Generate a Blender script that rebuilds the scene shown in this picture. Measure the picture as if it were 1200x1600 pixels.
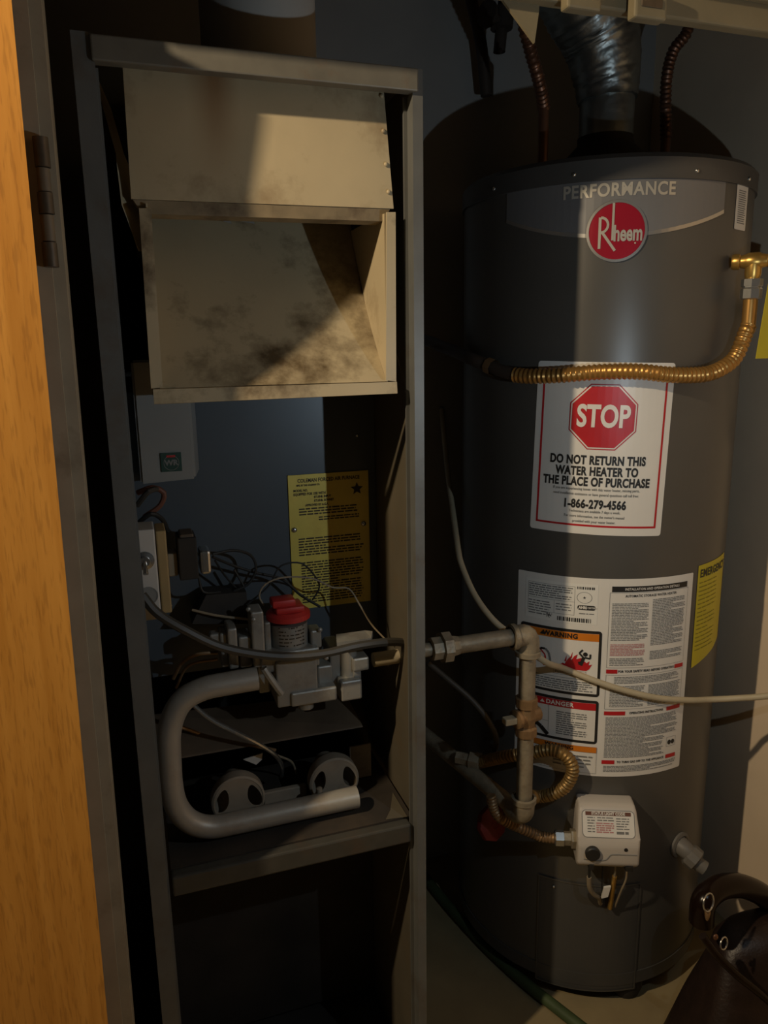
import bpy, bmesh, math, random
from mathutils import Vector, Matrix
random.seed(4)
scene = bpy.context.scene
for o in list(bpy.data.objects): bpy.data.objects.remove(o)
PI = math.pi
COL = scene.collection

# ------------------------------------------------------------------ camera
EYE = Vector((0, 0, 1.31)); FPX = 1180.0
_y, _p, _r = map(math.radians, (18.5, 12.3, -0.91))
FW = Vector((math.sin(_y)*math.cos(_p), math.cos(_y)*math.cos(_p), -math.sin(_p)))
_rt = Vector((math.cos(_y), -math.sin(_y), 0)); _up = _rt.cross(FW)
RT = _rt*math.cos(_r) + _up*math.sin(_r); UP = RT.cross(FW)
cam = bpy.data.cameras.new('camera'); cam_o = bpy.data.objects.new('camera', cam); COL.objects.link(cam_o)
cam.sensor_fit = 'VERTICAL'; cam.sensor_height = 36; cam.lens = FPX/1600*36; cam.clip_start = 0.02
M = Matrix((RT, UP, -FW)).transposed().to_4x4(); M.translation = EYE
cam_o.matrix_world = M
scene.camera = cam_o

# ------------------------------------------------------------------ world, lights, exposure
w = bpy.data.worlds.new('world'); scene.world = w; w.use_nodes = True
bg = w.node_tree.nodes['Background']; bg.inputs[0].default_value = (0.9, 0.8, 0.62, 1); bg.inputs[1].default_value = 0.008
def light(name, kind, loc, power, color, size, target=None, spot=None):
    L = bpy.data.lights.new(name, kind); L.energy = power; L.color = color
    if kind in ('POINT', 'SPOT'): L.shadow_soft_size = size
    if kind == 'SPOT': L.spot_size = spot; L.spot_blend = .6
    o = bpy.data.objects.new(name, L); COL.objects.link(o); o.location = loc
    if target: o.rotation_euler = (Vector(target)-Vector(loc)).to_track_quat('-Z', 'Y').to_euler()
    return o
# warm room lamp, behind the camera on the left; cool torch held right of the camera
light('room_lamp', 'POINT', (-.80, .45, 1.985), 68.0, (1.0, .79, .52), .02)
light('torch', 'SPOT', (.63, .32, 1.22), 4.1, (.74, .89, 1.0), .005, (.45, 1.2, 1.2), math.radians(150))
scene.view_settings.view_transform = 'Standard'; scene.view_settings.look = 'None'
scene.view_settings.exposure = 0; scene.view_settings.gamma = 1

# ------------------------------------------------------------------ helpers
def ray(x, y): return FW + RT*((x-600)/FPX) + UP*((800-y)/FPX)
def at(x, y, Y):
    "point of the place seen at pixel x, y that lies at depth Y"
    r = ray(x, y); return EYE + r*(Y/r.y)
HC = Vector((.899, 1.33)); HR = .265          # axis and radius of the water heater
def on_tank(x, y, R=HR):
    r = ray(x, y); a = r.x**2+r.y**2; ox, oy = -HC.x, -HC.y
    b = 2*(ox*r.x+oy*r.y); c = ox*ox+oy*oy-R*R
    t = (-b-math.sqrt(max(0, b*b-4*a*c)))/(2*a); return EYE + r*t
def cyl(ang, z, R=HR):
    a = math.radians(ang); return Vector((HC.x+math.sin(a)*R, HC.y-math.cos(a)*R, z))

def mat(name, col, rough=.5, metal=0, var=.12, scale=14, bump=0, bscale=120, stain=None, stain_amt=.4, stain_scale=5, coat=0, spec=.5):
    m = bpy.data.materials.new(name); m.use_nodes = True
    nt = m.node_tree; N = nt.nodes; L = nt.links; b = N['Principled BSDF']
    b.inputs['Roughness'].default_value = rough; b.inputs['Metallic'].default_value = metal
    b.inputs['Coat Weight'].default_value = coat; b.inputs['Specular IOR Level'].default_value = spec
    tc = N.new('ShaderNodeTexCoord'); n1 = N.new('ShaderNodeTexNoise'); n1.inputs['Scale'].default_value = scale; n1.inputs['Detail'].default_value = 5
    L.new(tc.outputs['Object'], n1.inputs['Vector'])
    cr = N.new('ShaderNodeValToRGB'); cr.color_ramp.elements[0].position = .3; cr.color_ramp.elements[1].position = .7
    cr.color_ramp.elements[0].color = tuple(c*(1-var) for c in col)+(1,); cr.color_ramp.elements[1].color = tuple(min(1, c*(1+var)) for c in col)+(1,)
    L.new(n1.outputs['Fac'], cr.inputs[0]); out = cr.outputs[0]
    if stain:
        n2 = N.new('ShaderNodeTexNoise'); n2.inputs['Scale'].default_value = stain_scale; n2.inputs['Detail'].default_value = 8; n2.inputs['Roughness'].default_value = .65
        L.new(tc.outputs['Object'], n2.inputs['Vector'])
        r2 = N.new('ShaderNodeValToRGB'); r2.color_ramp.elements[0].position = .54-.06*(stain_amt > .82); r2.color_ramp.elements[1].position = .72-.07*(stain_amt > .82)
        r2.color_ramp.elements[0].color = (0, 0, 0, 1); r2.color_ramp.elements[1].color = (stain_amt,)*3+(1,)
        L.new(n2.outputs['Fac'], r2.inputs[0])
        mx = N.new('ShaderNodeMixRGB'); L.new(r2.outputs[0], mx.inputs[0]); L.new(out, mx.inputs[1]); mx.inputs[2].default_value = tuple(stain)+(1,)
        out = mx.outputs[0]
    L.new(out, b.inputs['Base Color'])
    if bump:
        n3 = N.new('ShaderNodeTexNoise'); n3.inputs['Scale'].default_value = bscale; L.new(tc.outputs['Object'], n3.inputs['Vector'])
        bp = N.new('ShaderNodeBump'); bp.inputs['Strength'].default_value = bump; bp.inputs['Distance'].default_value = .002
        L.new(n3.outputs['Fac'], bp.inputs['Height']); L.new(bp.outputs[0], b.inputs['Normal'])
    m.diffuse_color = tuple(col)+(1,)
    return m

def wood_mat():
    m = bpy.data.materials.new('oak'); m.use_nodes = True; nt = m.node_tree; N = nt.nodes; L = nt.links; b = N['Principled BSDF']
    tc = N.new('ShaderNodeTexCoord'); mp = N.new('ShaderNodeMapping'); mp.inputs['Scale'].default_value = (26, 26, 1.3)
    L.new(tc.outputs['Object'], mp.inputs[0])
    n = N.new('ShaderNodeTexNoise'); n.inputs['Scale'].default_value = 2.2; n.inputs['Detail'].default_value = 6; n.inputs['Distortion'].default_value = .6; L.new(mp.outputs[0], n.inputs['Vector'])
    cr = N.new('ShaderNodeValToRGB'); e = cr.color_ramp.elements
    e[0].position = .25; e[0].color = (.43, .175, .02, 1); e[1].position = .75; e[1].color = (.60, .28, .05, 1)
    L.new(n.outputs['Fac'], cr.inputs[0])
    mp2 = N.new('ShaderNodeMapping'); mp2.inputs['Scale'].default_value = (330, 330, 34); L.new(tc.outputs['Object'], mp2.inputs[0])
    n2 = N.new('ShaderNodeTexNoise'); n2.inputs['Scale'].default_value = 1; n2.inputs['Detail'].default_value = 2; L.new(mp2.outputs[0], n2.inputs['Vector'])
    r2 = N.new('ShaderNodeValToRGB'); r2.color_ramp.elements[0].position = .33; r2.color_ramp.elements[0].color = (.55, .5, .45, 1); r2.color_ramp.elements[1].position = .48; r2.color_ramp.elements[1].color = (1, 1, 1, 1)
    L.new(n2.outputs['Fac'], r2.inputs[0])
    mx = N.new('ShaderNodeMixRGB'); mx.blend_type = 'MULTIPLY'; mx.inputs[0].default_value = .45; L.new(cr.outputs[0], mx.inputs[1]); L.new(r2.outputs[0], mx.inputs[2])
    L.new(mx.outputs[0], b.inputs['Base Color']); b.inputs['Roughness'].default_value = .5
    return m

def sheet_mat(nm='enamel_sheet', stain=(.15, .08, .03), amt=.55, sc=9):
    "off-white enamelled sheet of the draft hood: rust streak, soot blotches, yellowing"
    m = mat(nm, (.48, .395, .25), .5, 0, .1, 6, .15, 60, stain, amt, sc)
    nt = m.node_tree; N = nt.nodes; L = nt.links; b = N['Principled BSDF']; src = b.inputs['Base Color'].links[0].from_socket
    tc = N.new('ShaderNodeTexCoord'); sp = N.new('ShaderNodeSeparateXYZ'); L.new(tc.outputs['Object'], sp.inputs[0])
    n = N.new('ShaderNodeTexNoise'); n.inputs['Scale'].default_value = 7; L.new(tc.outputs['Object'], n.inputs['Vector'])
    a = N.new('ShaderNodeMath'); a.operation = 'MULTIPLY_ADD'; a.inputs[1].default_value = .03; L.new(n.outputs['Fac'], a.inputs[0]); L.new(sp.outputs['X'], a.inputs[2])
    s = N.new('ShaderNodeMath'); s.operation = 'SUBTRACT'; L.new(a.outputs[0], s.inputs[0]); s.inputs[1].default_value = .145
    ab = N.new('ShaderNodeMath'); ab.operation = 'ABSOLUTE'; L.new(s.outputs[0], ab.inputs[0])
    mr = N.new('ShaderNodeMapRange'); mr.inputs['From Min'].default_value = .004; mr.inputs['From Max'].default_value = .032; mr.inputs['To Min'].default_value = 1; mr.inputs['To Max'].default_value = 0; L.new(ab.outputs[0], mr.inputs['Value'])
    mz = N.new('ShaderNodeMapRange'); mz.inputs['From Min'].default_value = 1.50; mz.inputs['From Max'].default_value = 1.66; mz.inputs['To Min'].default_value = 0; mz.inputs['To Max'].default_value = .85; L.new(sp.outputs['Z'], mz.inputs['Value'])
    mu = N.new('ShaderNodeMath'); mu.operation = 'MULTIPLY'; L.new(mr.outputs[0], mu.inputs[0]); L.new(mz.outputs[0], mu.inputs[1])
    mx = N.new('ShaderNodeMixRGB'); L.new(mu.outputs[0], mx.inputs[0]); L.new(src, mx.inputs[1]); mx.inputs[2].default_value = (.22, .09, .02, 1)
    L.new(mx.outputs[0], b.inputs['Base Color'])
    return m

MT = dict(
    oak=wood_mat(), sheet=sheet_mat(), chute=sheet_mat('sooted_sheet', (.075, .045, .018), .9, 8),
    wallgrey=mat('painted_wall', (.33, .325, .31), .8, 0, .06, 8, .1, 200),
    wallpink=mat('beige_wall', (.80, .64, .46), .8, 0, .05, 8, .1, 200),
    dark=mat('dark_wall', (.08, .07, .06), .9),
    floor=mat('beige_floor', (.30, .235, .125), .6, 0, .12, 10, .1, 90, (.2, .14, .08), .4, 4),
    ceil=mat('ceiling_paint', (.25, .24, .22), .9),
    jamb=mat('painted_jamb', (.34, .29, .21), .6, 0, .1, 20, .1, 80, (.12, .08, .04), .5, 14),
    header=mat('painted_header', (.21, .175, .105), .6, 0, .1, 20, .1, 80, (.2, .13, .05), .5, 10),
    hinge=mat('painted_hinge', (.10, .075, .05), .45, .3, .2, 60),
    cab=mat('cabinet_grey', (.13, .133, .128), .45, .1, .1, 20, .1, 90, (.10, .07, .045), .6, 12),
    cabin=mat('cabinet_inside_shaded', (.105, .088, .06), .6, 0, .1, 12, 0, 90, (.12, .08, .04), .6, 8),  # base colour darkened to stand in for a person's shadow on the inside
    rail=mat('rail_grey', (.15, .14, .115), .5, .1, .12, 30, .1, 90, (.16, .09, .05), .6, 16),
    bluepanel=mat('blue_grey_panel', (.096, .112, .128), .36, .1, .05, 10, 0),
    soot=mat('sooty_steel', (.035, .03, .025), .8, .2, .3, 12),
    brownplate=mat('scorched_plate', (.12, .085, .055), .7, .2, .3, 12, .1, 60),
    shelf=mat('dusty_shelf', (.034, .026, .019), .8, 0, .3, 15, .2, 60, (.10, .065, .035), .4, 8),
    boxgrey=mat('control_box_grey', (.27, .27, .255), .45, .1, .05, 10),
    white=mat('white_plate', (.55, .53, .49), .5, 0, .06, 10),
    brass=mat('brass_plate', (.85, .66, .13), .42, .1, .12, 12, 0, 90, (.4, .17, .03), .5, 6),
    darkprint=mat('dark_print', (.05, .03, .015), .6),
    greybadge=mat('badge_grey', (.15, .15, .15), .4, .2, .04, 10),
    alu=mat('cast_aluminium', (.34, .33, .30), .45, .45, .08, 30, .2, 150, (.15, .10, .06), .5, 14),
    pipe=mat('silver_painted_pipe', (.40, .37, .32), .45, .3, .1, 20, .1, 80, (.22, .14, .07), .5, 10),
    steel=mat('bright_steel', (.6, .6, .58), .25, .9, .05),
    burner=mat('burner_iron', (.34, .28, .21), .7, .1, .15, 25, .1, 80, (.12, .07, .03), .6, 12),
    red=mat('red_plastic', (.50, .03, .025), .5, 0, .1, 20),
    blackrub=mat('black_rubber', (.03, .027, .022), .6, 0, .2),
    wire=mat('wire_black', (.02, .019, .017), .6), wirew=mat('wire_tan', (.30, .24, .16), .6), wirer=mat('wire_brown', (.16, .06, .035), .6),
    tank=mat('heater_jacket', (.098, .093, .084), .36, .15, .05, 10, 0, spec=.6),
    lid=mat('heater_lid', (.075, .073, .07), .42, .1, .05, 10),
    plate=mat('badge_plate', (.20, .20, .205), .4, .25, .03, 10),
    silver=mat('silver_foil', (.62, .58, .50), .34, .45, .03),
    badge=mat('badge_red', (.36, .012, .03), .3, .2, .05), badgering=mat('badge_rim', (.55, .54, .52), .3, .8, .03),
    paper=mat('label_paper', (.78, .75, .69), .35, 0, .03, 10), paper2=mat('rating_paper', (.82, .80, .74), .35, 0, .03, 10),
    ink=mat('black_ink', (.018, .017, .016), .5), ink2=mat('grey_ink', (.20, .20, .19), .6), redink=mat('red_ink', (.50, .015, .02), .4),
    pinkink=mat('pink_ink', (.55, .26, .25), .5), orange=mat('orange_ink', (.68, .20, .015), .4), yellow=mat('yellow_label', (.60, .50, .02), .45, 0, .05),
    galv=mat('galvanised_pipe', (.30, .255, .18), .5, .3, .25, 40, .45, 130, (.15, .09, .045), .7, 22),
    oldbrass=mat('tarnished_brass', (.32, .20, .10), .45, .5, .2, 30, .1, 90, (.12, .07, .04), .5, 20),
    goldflex=mat('coated_flex_tube', (.46, .25, .07), .33, .65, .1, 30),
    duct=mat('foil_duct', (.30, .32, .31), .38, .9, .1, 40, .5, 60),
    copper=mat('copper_flex', (.20, .10, .06), .38, .7, .15, 30), brassnew=mat('brass_fitting', (.62, .38, .10), .33, .8, .08, 30),
    cord=mat('beige_cable', (.46, .39, .26), .55, 0, .08, 20), blackc=mat('black_cable', (.05, .045, .037), .5, 0, .1),
    hose=mat('green_hose', (.05, .075, .028), .6, 0, .15, 20), ctl=mat('control_plastic', (.55, .50, .44), .45, 0, .04, 12),
    drain=mat('drain_plastic', (.16, .15, .135), .5, 0, .08), oldpipe=mat('dark_pipe', (.06, .045, .035), .6, .2, .2),
    bag=mat('dark_leather', (.022, .012, .009), .42, 0, .25, 40, .3, 180), bagband=mat('glossy_handle', (.011, .005, .003), .22, 0, .1, 20, spec=.22),
    dirty=mat('grimy_sheet', (.22, .17, .10), .6, 0, .25, 30, .2, 80, (.07, .04, .02), .8, 20), boxedge=mat('aged_cardboard', (.38, .27, .12), .7),
    lip=mat('shelf_lip_grey', (.062, .058, .048), .5, .1, .15, 30, .1, 90, (.10, .055, .03), .5, 16), hinge2=mat('worn_hinge', (.17, .13, .085), .55), oldflex=mat('dull_flex_tube', (.27, .165, .055), .42, .5, .15, 30),
    knit=mat('maroon_cloth', (.07, .018, .016), .9, 0, .2, 40, .4, 150),
)

def link(name, bm, m, parent=None, smooth=False):
    me = bpy.data.meshes.new(name); bmesh.ops.recalc_face_normals(bm, faces=bm.faces); bm.to_mesh(me); bm.free()
    if isinstance(m, str): m = MT[m]
    me.materials.append(m)
    if smooth:
        for p in me.polygons: p.use_smooth = True
        me.set_sharp_from_angle(angle=math.radians(38))
    o = bpy.data.objects.new(name, me); COL.objects.link(o)
    if parent is not None:
        o.parent = parent
        p = parent
        while p.parent is not None: p = p.parent
        if parent.type == 'EMPTY': o.matrix_parent_inverse = Matrix.Translation(parent.location).inverted()
    return o
def tag(o, label, cat, group=None):
    o['label'] = label; o['category'] = cat
    if group: o['group'] = group
    return o
def struct(o, label=None):
    o['kind'] = 'structure'
    if label: o['label'] = label
    return o
def thing(name, label, cat, loc=(0, 0, 0), group=None):
    o = bpy.data.objects.new(name, None); COL.objects.link(o); o.location = loc; o.empty_display_size = .05
    return tag(o, label, cat, group)
def B(): return bmesh.new()
def box(bm, a, b, bev=0):
    a, b = Vector(a), Vector(b)
    lo = Vector((min(a.x, b.x), min(a.y, b.y), min(a.z, b.z))); hi = Vector((max(a.x, b.x), max(a.y, b.y), max(a.z, b.z)))
    r = bmesh.ops.create_cube(bm, size=1, matrix=Matrix.Translation((lo+hi)/2) @ Matrix.Diagonal((*(hi-lo), 1)))
    if bev:
        es = list({e for v in r['verts'] for e in v.link_edges})
        bmesh.ops.bevel(bm, geom=es, offset=min(bev, .45*min(hi-lo)), segments=2, affect='EDGES', profile=.5)
    return bm
def pbox(bm, x0, y0, x1, y1, Y0, Y1, bev=.002):
    "box whose front face, at depth Y0, is seen between two pixel corners"
    a = at(x0, y0, Y0); b = at(x1, y1, Y0); b.y = Y1; ym = (y0+y1)/2
    a.x = at(x0, ym, Y0).x; b.x = at(x1, ym, Y0).x
    return box(bm, a, b, bev)
def hexa(bm, f, k):
    "solid between the four points f (front) and the four points k (back)"
    vs = [bm.verts.new(p) for p in list(f)+list(k)]
    for q in ((0, 1, 2, 3), (7, 6, 5, 4), (0, 4, 5, 1), (1, 5, 6, 2), (2, 6, 7, 3), (3, 7, 4, 0)): bm.faces.new([vs[i] for i in q])
    return bm
def plate(bm, pts, thick):
    "flat polygon with thickness"
    pts = [Vector(p) for p in pts]; n = Vector((0, 0, 0))
    for i in range(len(pts)): n += (pts[i]-pts[0]).cross(pts[(i+1) % len(pts)]-pts[0])
    n.normalize(); a = [bm.verts.new(p) for p in pts]; b = [bm.verts.new(p-n*thick) for p in pts]
    bm.faces.new(a); bm.faces.new(b[::-1])
    for i in range(len(pts)): j = (i+1) % len(pts); bm.faces.new((a[j], a[i], b[i], b[j]))
    return bm
def spline(pts, step):
    pts = [Vector(p) for p in pts]
    if len(pts) == 2:
        n = max(1, int((pts[1]-pts[0]).length/step)); return [pts[0].lerp(pts[1], i/n) for i in range(n+1)]
    P = [2*pts[0]-pts[1]]+pts+[2*pts[-1]-pts[-2]]; out = []
    for i in range(1, len(P)-2):
        n = max(2, int((P[i+1]-P[i]).length/step))
        for k in range(n):
            t = k/n; a, b, c, d = P[i-1], P[i], P[i+1], P[i+2]
            out.append(.5*((2*b)+(c-a)*t+(2*a-5*b+4*c-d)*t*t+(3*b-a-3*c+d)*t**3))
    out.append(pts[-1]); return out
def tube(bm, pts, r, step=.01, seg=12, corr=0, pitch=.006, raw=False, cap=True):
    path = [Vector(p) for p in pts] if raw else spline(pts, step)
    up = None; rings = []; s = 0
    for i, p in enumerate(path):
        t = (path[min(i+1, len(path)-1)]-path[max(i-1, 0)]).normalized()
        if up is None: up = t.orthogonal().normalized()
        up = (up-t*up.dot(t)).normalized(); sd = t.cross(up)
        if i: s += (p-path[i-1]).length
        rr = r(i/(len(path)-1)) if callable(r) else r
        if corr: rr *= 1+corr*math.cos(2*PI*s/pitch)
        rings.append([bm.verts.new(p+(up*math.cos(2*PI*k/seg)+sd*math.sin(2*PI*k/seg))*rr) for k in range(seg)])
    for a, b in zip(rings, rings[1:]):
        for k in range(seg): bm.faces.new((a[k], a[(k+1) % seg], b[(k+1) % seg], b[k]))
    if cap: bm.faces.new(rings[0][::-1]); bm.faces.new(rings[-1])
    return bm
def cylinder(bm, a, b, r, seg=20, r2=None):
    a, b = Vector(a), Vector(b)
    return tube(bm, [a, b], (lambda t: r+((r if r2 is None else r2)-r)*t), raw=True, seg=seg)
def lathe(bm, prof, origin, axis=(0, 0, 1), seg=32, phase=0):
    "profile of (radius, height) turned about an axis"
    axis = Vector(axis).normalized(); u = axis.orthogonal().normalized()
    if abs(axis.z) > .99: u = Vector((1, 0, 0))
    v = axis.cross(u); origin = Vector(origin); rings = []
    for r, h in prof:
        if r < 1e-6: rings.append([bm.verts.new(origin+axis*h)])
        else: rings.append([bm.verts.new(origin+axis*h+(u*math.cos(2*PI*k/seg+phase)+v*math.sin(2*PI*k/seg+phase))*r) for k in range(seg)])
    for a, b in zip(rings, rings[1:]):
        for k in range(seg):
            q = [a[k % len(a)], a[(k+1) % len(a)], b[(k+1) % len(b)], b[k % len(b)]]
            q = list(dict.fromkeys(q))
            if len(q) > 2: bm.faces.new(q)
    return bm
def torus(bm, c, n, R, r, seg=24, a0=0, a1=2*PI):
    n = Vector(n).normalized(); u = n.orthogonal().normalized(); v = n.cross(u); c = Vector(c)
    pts = [c+(u*math.cos(a0+(a1-a0)*i/seg)+v*math.sin(a0+(a1-a0)*i/seg))*R for i in range(seg+1)]
    return tube(bm, pts, r, raw=True, seg=8)
def one(name, m, parent, fn, *a, smooth=False, **k):
    bm = B(); fn(bm, *a, **k); return link(name, bm, m, parent, smooth)
def screw(parent, p, n, r=.004, m='steel', name='screw'):
    return one(name, m, parent, lathe, [(r, 0), (r, .001), (r*.8, .0022), (r*.35, .003), (0, .0032)], p, n, seg=12, smooth=True)

def text2d(s, size, bold=0, xs=1.0, align='CENTER', ls=1.0, sp=1.0):
    cu = bpy.data.curves.new('t', 'FONT'); cu.body = s; cu.size = size; cu.offset = bold; cu.align_x = align; cu.align_y = 'CENTER'; cu.resolution_u = 5 if size > .012 else 2; cu.space_character = sp; cu.space_line = ls
    o = bpy.data.objects.new('t', cu); COL.objects.link(o)
    dg = bpy.context.evaluated_depsgraph_get(); me = o.evaluated_get(dg).to_mesh()
    bm = bmesh.new(); bm.from_mesh(me); o.evaluated_get(dg).to_mesh_clear()
    bpy.data.objects.remove(o); bpy.data.curves.remove(cu)
    for v in bm.verts: v.co.x *= xs
    return bm
def addbm(bm, other, dx=0, dy=0, rot=0):
    c, s = math.cos(rot), math.sin(rot); mp = {}
    for v in other.verts: mp[v] = bm.verts.new((v.co.x*c-v.co.y*s+dx, v.co.x*s+v.co.y*c+dy, 0))
    for f in other.faces:
        try: bm.faces.new([mp[v] for v in f.verts])
        except ValueError: pass
    other.free(); return bm
def rect(bm, u0, v0, u1, v1): bm.faces.new([bm.verts.new((u, v, 0)) for u, v in ((u0, v0), (u1, v0), (u1, v1), (u0, v1))]); return bm
def poly(bm, pts): bm.faces.new([bm.verts.new((u, v, 0)) for u, v in pts]); return bm
def rrect(u0, v0, u1, v1, r, n=5):
    out = []
    for cx, cy, a in ((u1-r, v1-r, 0), (u0+r, v1-r, PI/2), (u0+r, v0+r, PI), (u1-r, v0+r, 1.5*PI)):
        for k in range(n+1): out.append((cx+r*math.cos(a+PI/2*k/n), cy+r*math.sin(a+PI/2*k/n)))
    return out
def frame(bm, u0, v0, u1, v1, t):
    rect(bm, u0, v0, u1, v0+t); rect(bm, u0, v1-t, u1, v1); rect(bm, u0, v0+t, u0+t, v1-t); rect(bm, u1-t, v0+t, u1, v1-t); return bm
def para(bm, u0, v0, u1, v1, n, rnd, fill=.5, ragged=.3, words=True):
    "a block of small print: n lines of word-length dashes"
    lh = (v1-v0)/n
    for i in range(n):
        y = v1-(i+.5)*lh; x = u0; end = u1-(rnd.random()*ragged*(u1-u0) if i % 4 == 3 else rnd.random()*.06*(u1-u0))
        while x < end:
            wd = min(end-x, lh*rnd.uniform(.8, 3.2)); rect(bm, x, y-lh*fill/2, x+wd, y+lh*fill/2); x += wd+lh*.35
    return bm
def wrap(bm, ang, z, rot, lift, R=HR):
    "bend a flat drawing (u, v) round the heater jacket"
    us = [v.co.x for v in bm.verts]
    if us:
        u = math.floor(min(us)/.012)*.012
        while u < max(us):
            g = bm.verts[:]+bm.edges[:]+bm.faces[:]
            if any(v.co.x < u-1e-5 for v in bm.verts): bmesh.ops.bisect_plane(bm, geom=g, plane_co=(u, 0, 0), plane_no=(1, 0, 0), dist=1e-6)
            u += .012
    c, s = math.cos(rot), math.sin(rot)
    for v in bm.verts:
        x = v.co.x*c-v.co.y*s; y = v.co.x*s+v.co.y*c
        v.co = cyl(ang+math.degrees(x/R), z+y, R+lift)
    return bm
def flat(bm, o, ux, uy):
    o, ux, uy = Vector(o), Vector(ux), Vector(uy)
    for v in bm.verts: v.co = o+ux*v.co.x+uy*v.co.y
    return bm

# ------------------------------------------------------------------ the setting
XR, YB, ZC, XL = 1.215, 1.615, 2.3, -.13
struct(one('floor', 'floor', None, box, (-2.2, -1.2, -.05), (XR, YB, 0)), 'beige vinyl floor of the utility closet')
struct(one('wall_back', 'wallgrey', None, box, (XL-.03, YB, 0), (XR+.03, YB+.05, ZC)), 'grey painted back wall of the closet')
struct(one('wall_right', 'wallpink', None, box, (XR, -.4, 0), (XR+.05, YB, ZC)), 'beige side wall beside the water heater')
struct(one('wall_left', 'dark', None, box, (XL-.05, .9, 0), (XL, YB, ZC)), 'dark side wall left of the furnace')
struct(one('ceiling', 'ceil', None, box, (XL-.05, .84, ZC), (XR+.05, YB+.05, ZC+.05)))
struct(one('wall_front', 'wallpink', None, box, (XL-.05, .86, 1.78), (XR, .90, ZC)), 'wall above the closet opening')
struct(one('wall_front', 'wallpink', None, box, (-2.2, .90, 0), (-.13, .95, ZC)), 'room wall left of the closet opening')

# jamb: three stepped strips
jr = lambda z: -.066+.018*z/1.65        # right edge of the old jamb leans a little
bm = B()
def leaning(bm, d0, d1, y0, y1, z0, z1):
    hexa(bm, [(jr(z0)+d0, y0, z0), (jr(z0)+d1, y0, z0), (jr(z1)+d1, y0, z1), (jr(z1)+d0, y0, z1)],
         [(jr(z0)+d0, y1, z0), (jr(z0)+d1, y1, z0), (jr(z1)+d1, y1, z1), (jr(z1)+d0, y1, z1)])
leaning(bm, -.055, 0, .90, .955, 0, 1.80); leaning(bm, -.055, -.012, .892, .90, 0, 1.80)
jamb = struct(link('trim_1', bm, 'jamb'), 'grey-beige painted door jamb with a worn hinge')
for k, (y0, y1) in enumerate(((213, 262), (262, 300), (300, 335), (335, 378), (378, 418))):
    xm = 62+(y0+y1)/2*.085-18.5
    p0 = at(xm+1, y0+1, .884); p1 = at(xm+1, y1-1, .884)
    x = (p0.x+p1.x)/2
    one('hinge_knuckle', 'hinge' if k % 2 == 0 else 'hinge2', jamb, cylinder, (x, .886, p1.z), (x, .886, p0.z), .0075 if k % 2 == 0 else .0065, smooth=True)
# header beam with two clips
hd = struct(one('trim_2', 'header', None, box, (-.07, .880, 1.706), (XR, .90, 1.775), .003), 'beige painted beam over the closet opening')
one('beam_ledge', 'header', hd, box, (-.07, .870, 1.737), (XR, .880, 1.762), .002)
for px in (922, 1028):
    a = at(px-26, 12+(px-922)*.1, .85); 
    cl = one('clip', 'header', hd, box, (a.x, .862, 1.694), (a.x+.046, .880, 1.73), .003)
    one('clip_slot', 'hinge', cl, box, (a.x+.008, .8605, 1.706), (a.x+.038, .8625, 1.716), .0008)
bm = B(); plate(bm, [(.40, .895, 1.76), (.50, .895, 1.665), (.505, .895, 1.70), (.505, .895, 1.76)], .004)
link('torn_strip', bm, 'header', hd)

# door leaf folded back against the room wall
bm = B(); dl = lambda z: -.094+.022*z/1.65
hexa(bm, [(-.95, .83, .01), (dl(0), .866, .01), (dl(1.72), .866, 1.70), (-.95, .83, 1.70)], [(-.95, .86, .01), (dl(0)-.004, .888, .01), (dl(1.72)-.004, .888, 1.70), (-.95, .86, 1.70)])
door = struct(link('door_1', bm, 'oak'), 'golden oak door leaf folded open beside the closet')

# ------------------------------------------------------------------ furnace
FY = .98
fur = thing('furnace', 'tall narrow grey furnace with its front door off, showing burners and gas valve', 'furnace', (.18, 1.25, 0))
FX0, FX1, FZ = -.026, .389, 1.655
bm = B(); box(bm, (FX0, FY, 0), (FX0+.023, FY+.004, FZ)); box(bm, (FX0+.019, FY+.004, 0), (FX0+.023, FY+.022, FZ)); box(bm, (FX0+.023, FY+.018, 0), (FX0+.026, FY+.022, FZ-.03))
link('post', bm, 'cab', fur)
bm = B(); box(bm, (FX1-.014, FY, 0), (FX1, FY+.004, FZ-.002)); box(bm, (FX1-.014, FY+.004, 0), (FX1-.0115, FY+.03, FZ-.03)); box(bm, (FX1-.019, FY+.02, 0), (FX1-.014, FY+.024, FZ-.03))
link('post', bm, 'cab', fur)
one('top_rail', 'rail', fur, box, (FX0+.02, FY-.006, FZ-.03), (FX1-.008, FY+.012, FZ-.003), .002)
one('side_panel', 'cab', fur, box, (FX0, FY+.0045, 0), (FX0+.003, 1.56, FZ-.004))
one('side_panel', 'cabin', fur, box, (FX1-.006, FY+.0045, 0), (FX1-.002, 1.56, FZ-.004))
one('back_panel', 'soot', fur, box, (FX0+.004, 1.556, 0), (FX1-.007, 1.56, FZ-.004))
one('top_panel', 'cab', fur, box, (FX0+.004, FY+.014, FZ-.008), (FX1-.007, 1.555, FZ-.004))
one('base_pan', 'soot', fur, box, (FX0+.034, FY+.04, .0), (FX1-.007, 1.555, .02))
PY = 1.185       # vestibule panel
bm = B(); box(bm, (FX0+.004, PY, .80), (FX1-.007, PY+.003, 1.25))
link('vestibule_panel', bm, 'bluepanel', fur)
one('partition', 'soot', fur, box, (FX0+.004, 1.25, .03), (FX1-.007, 1.254, .52))
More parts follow.
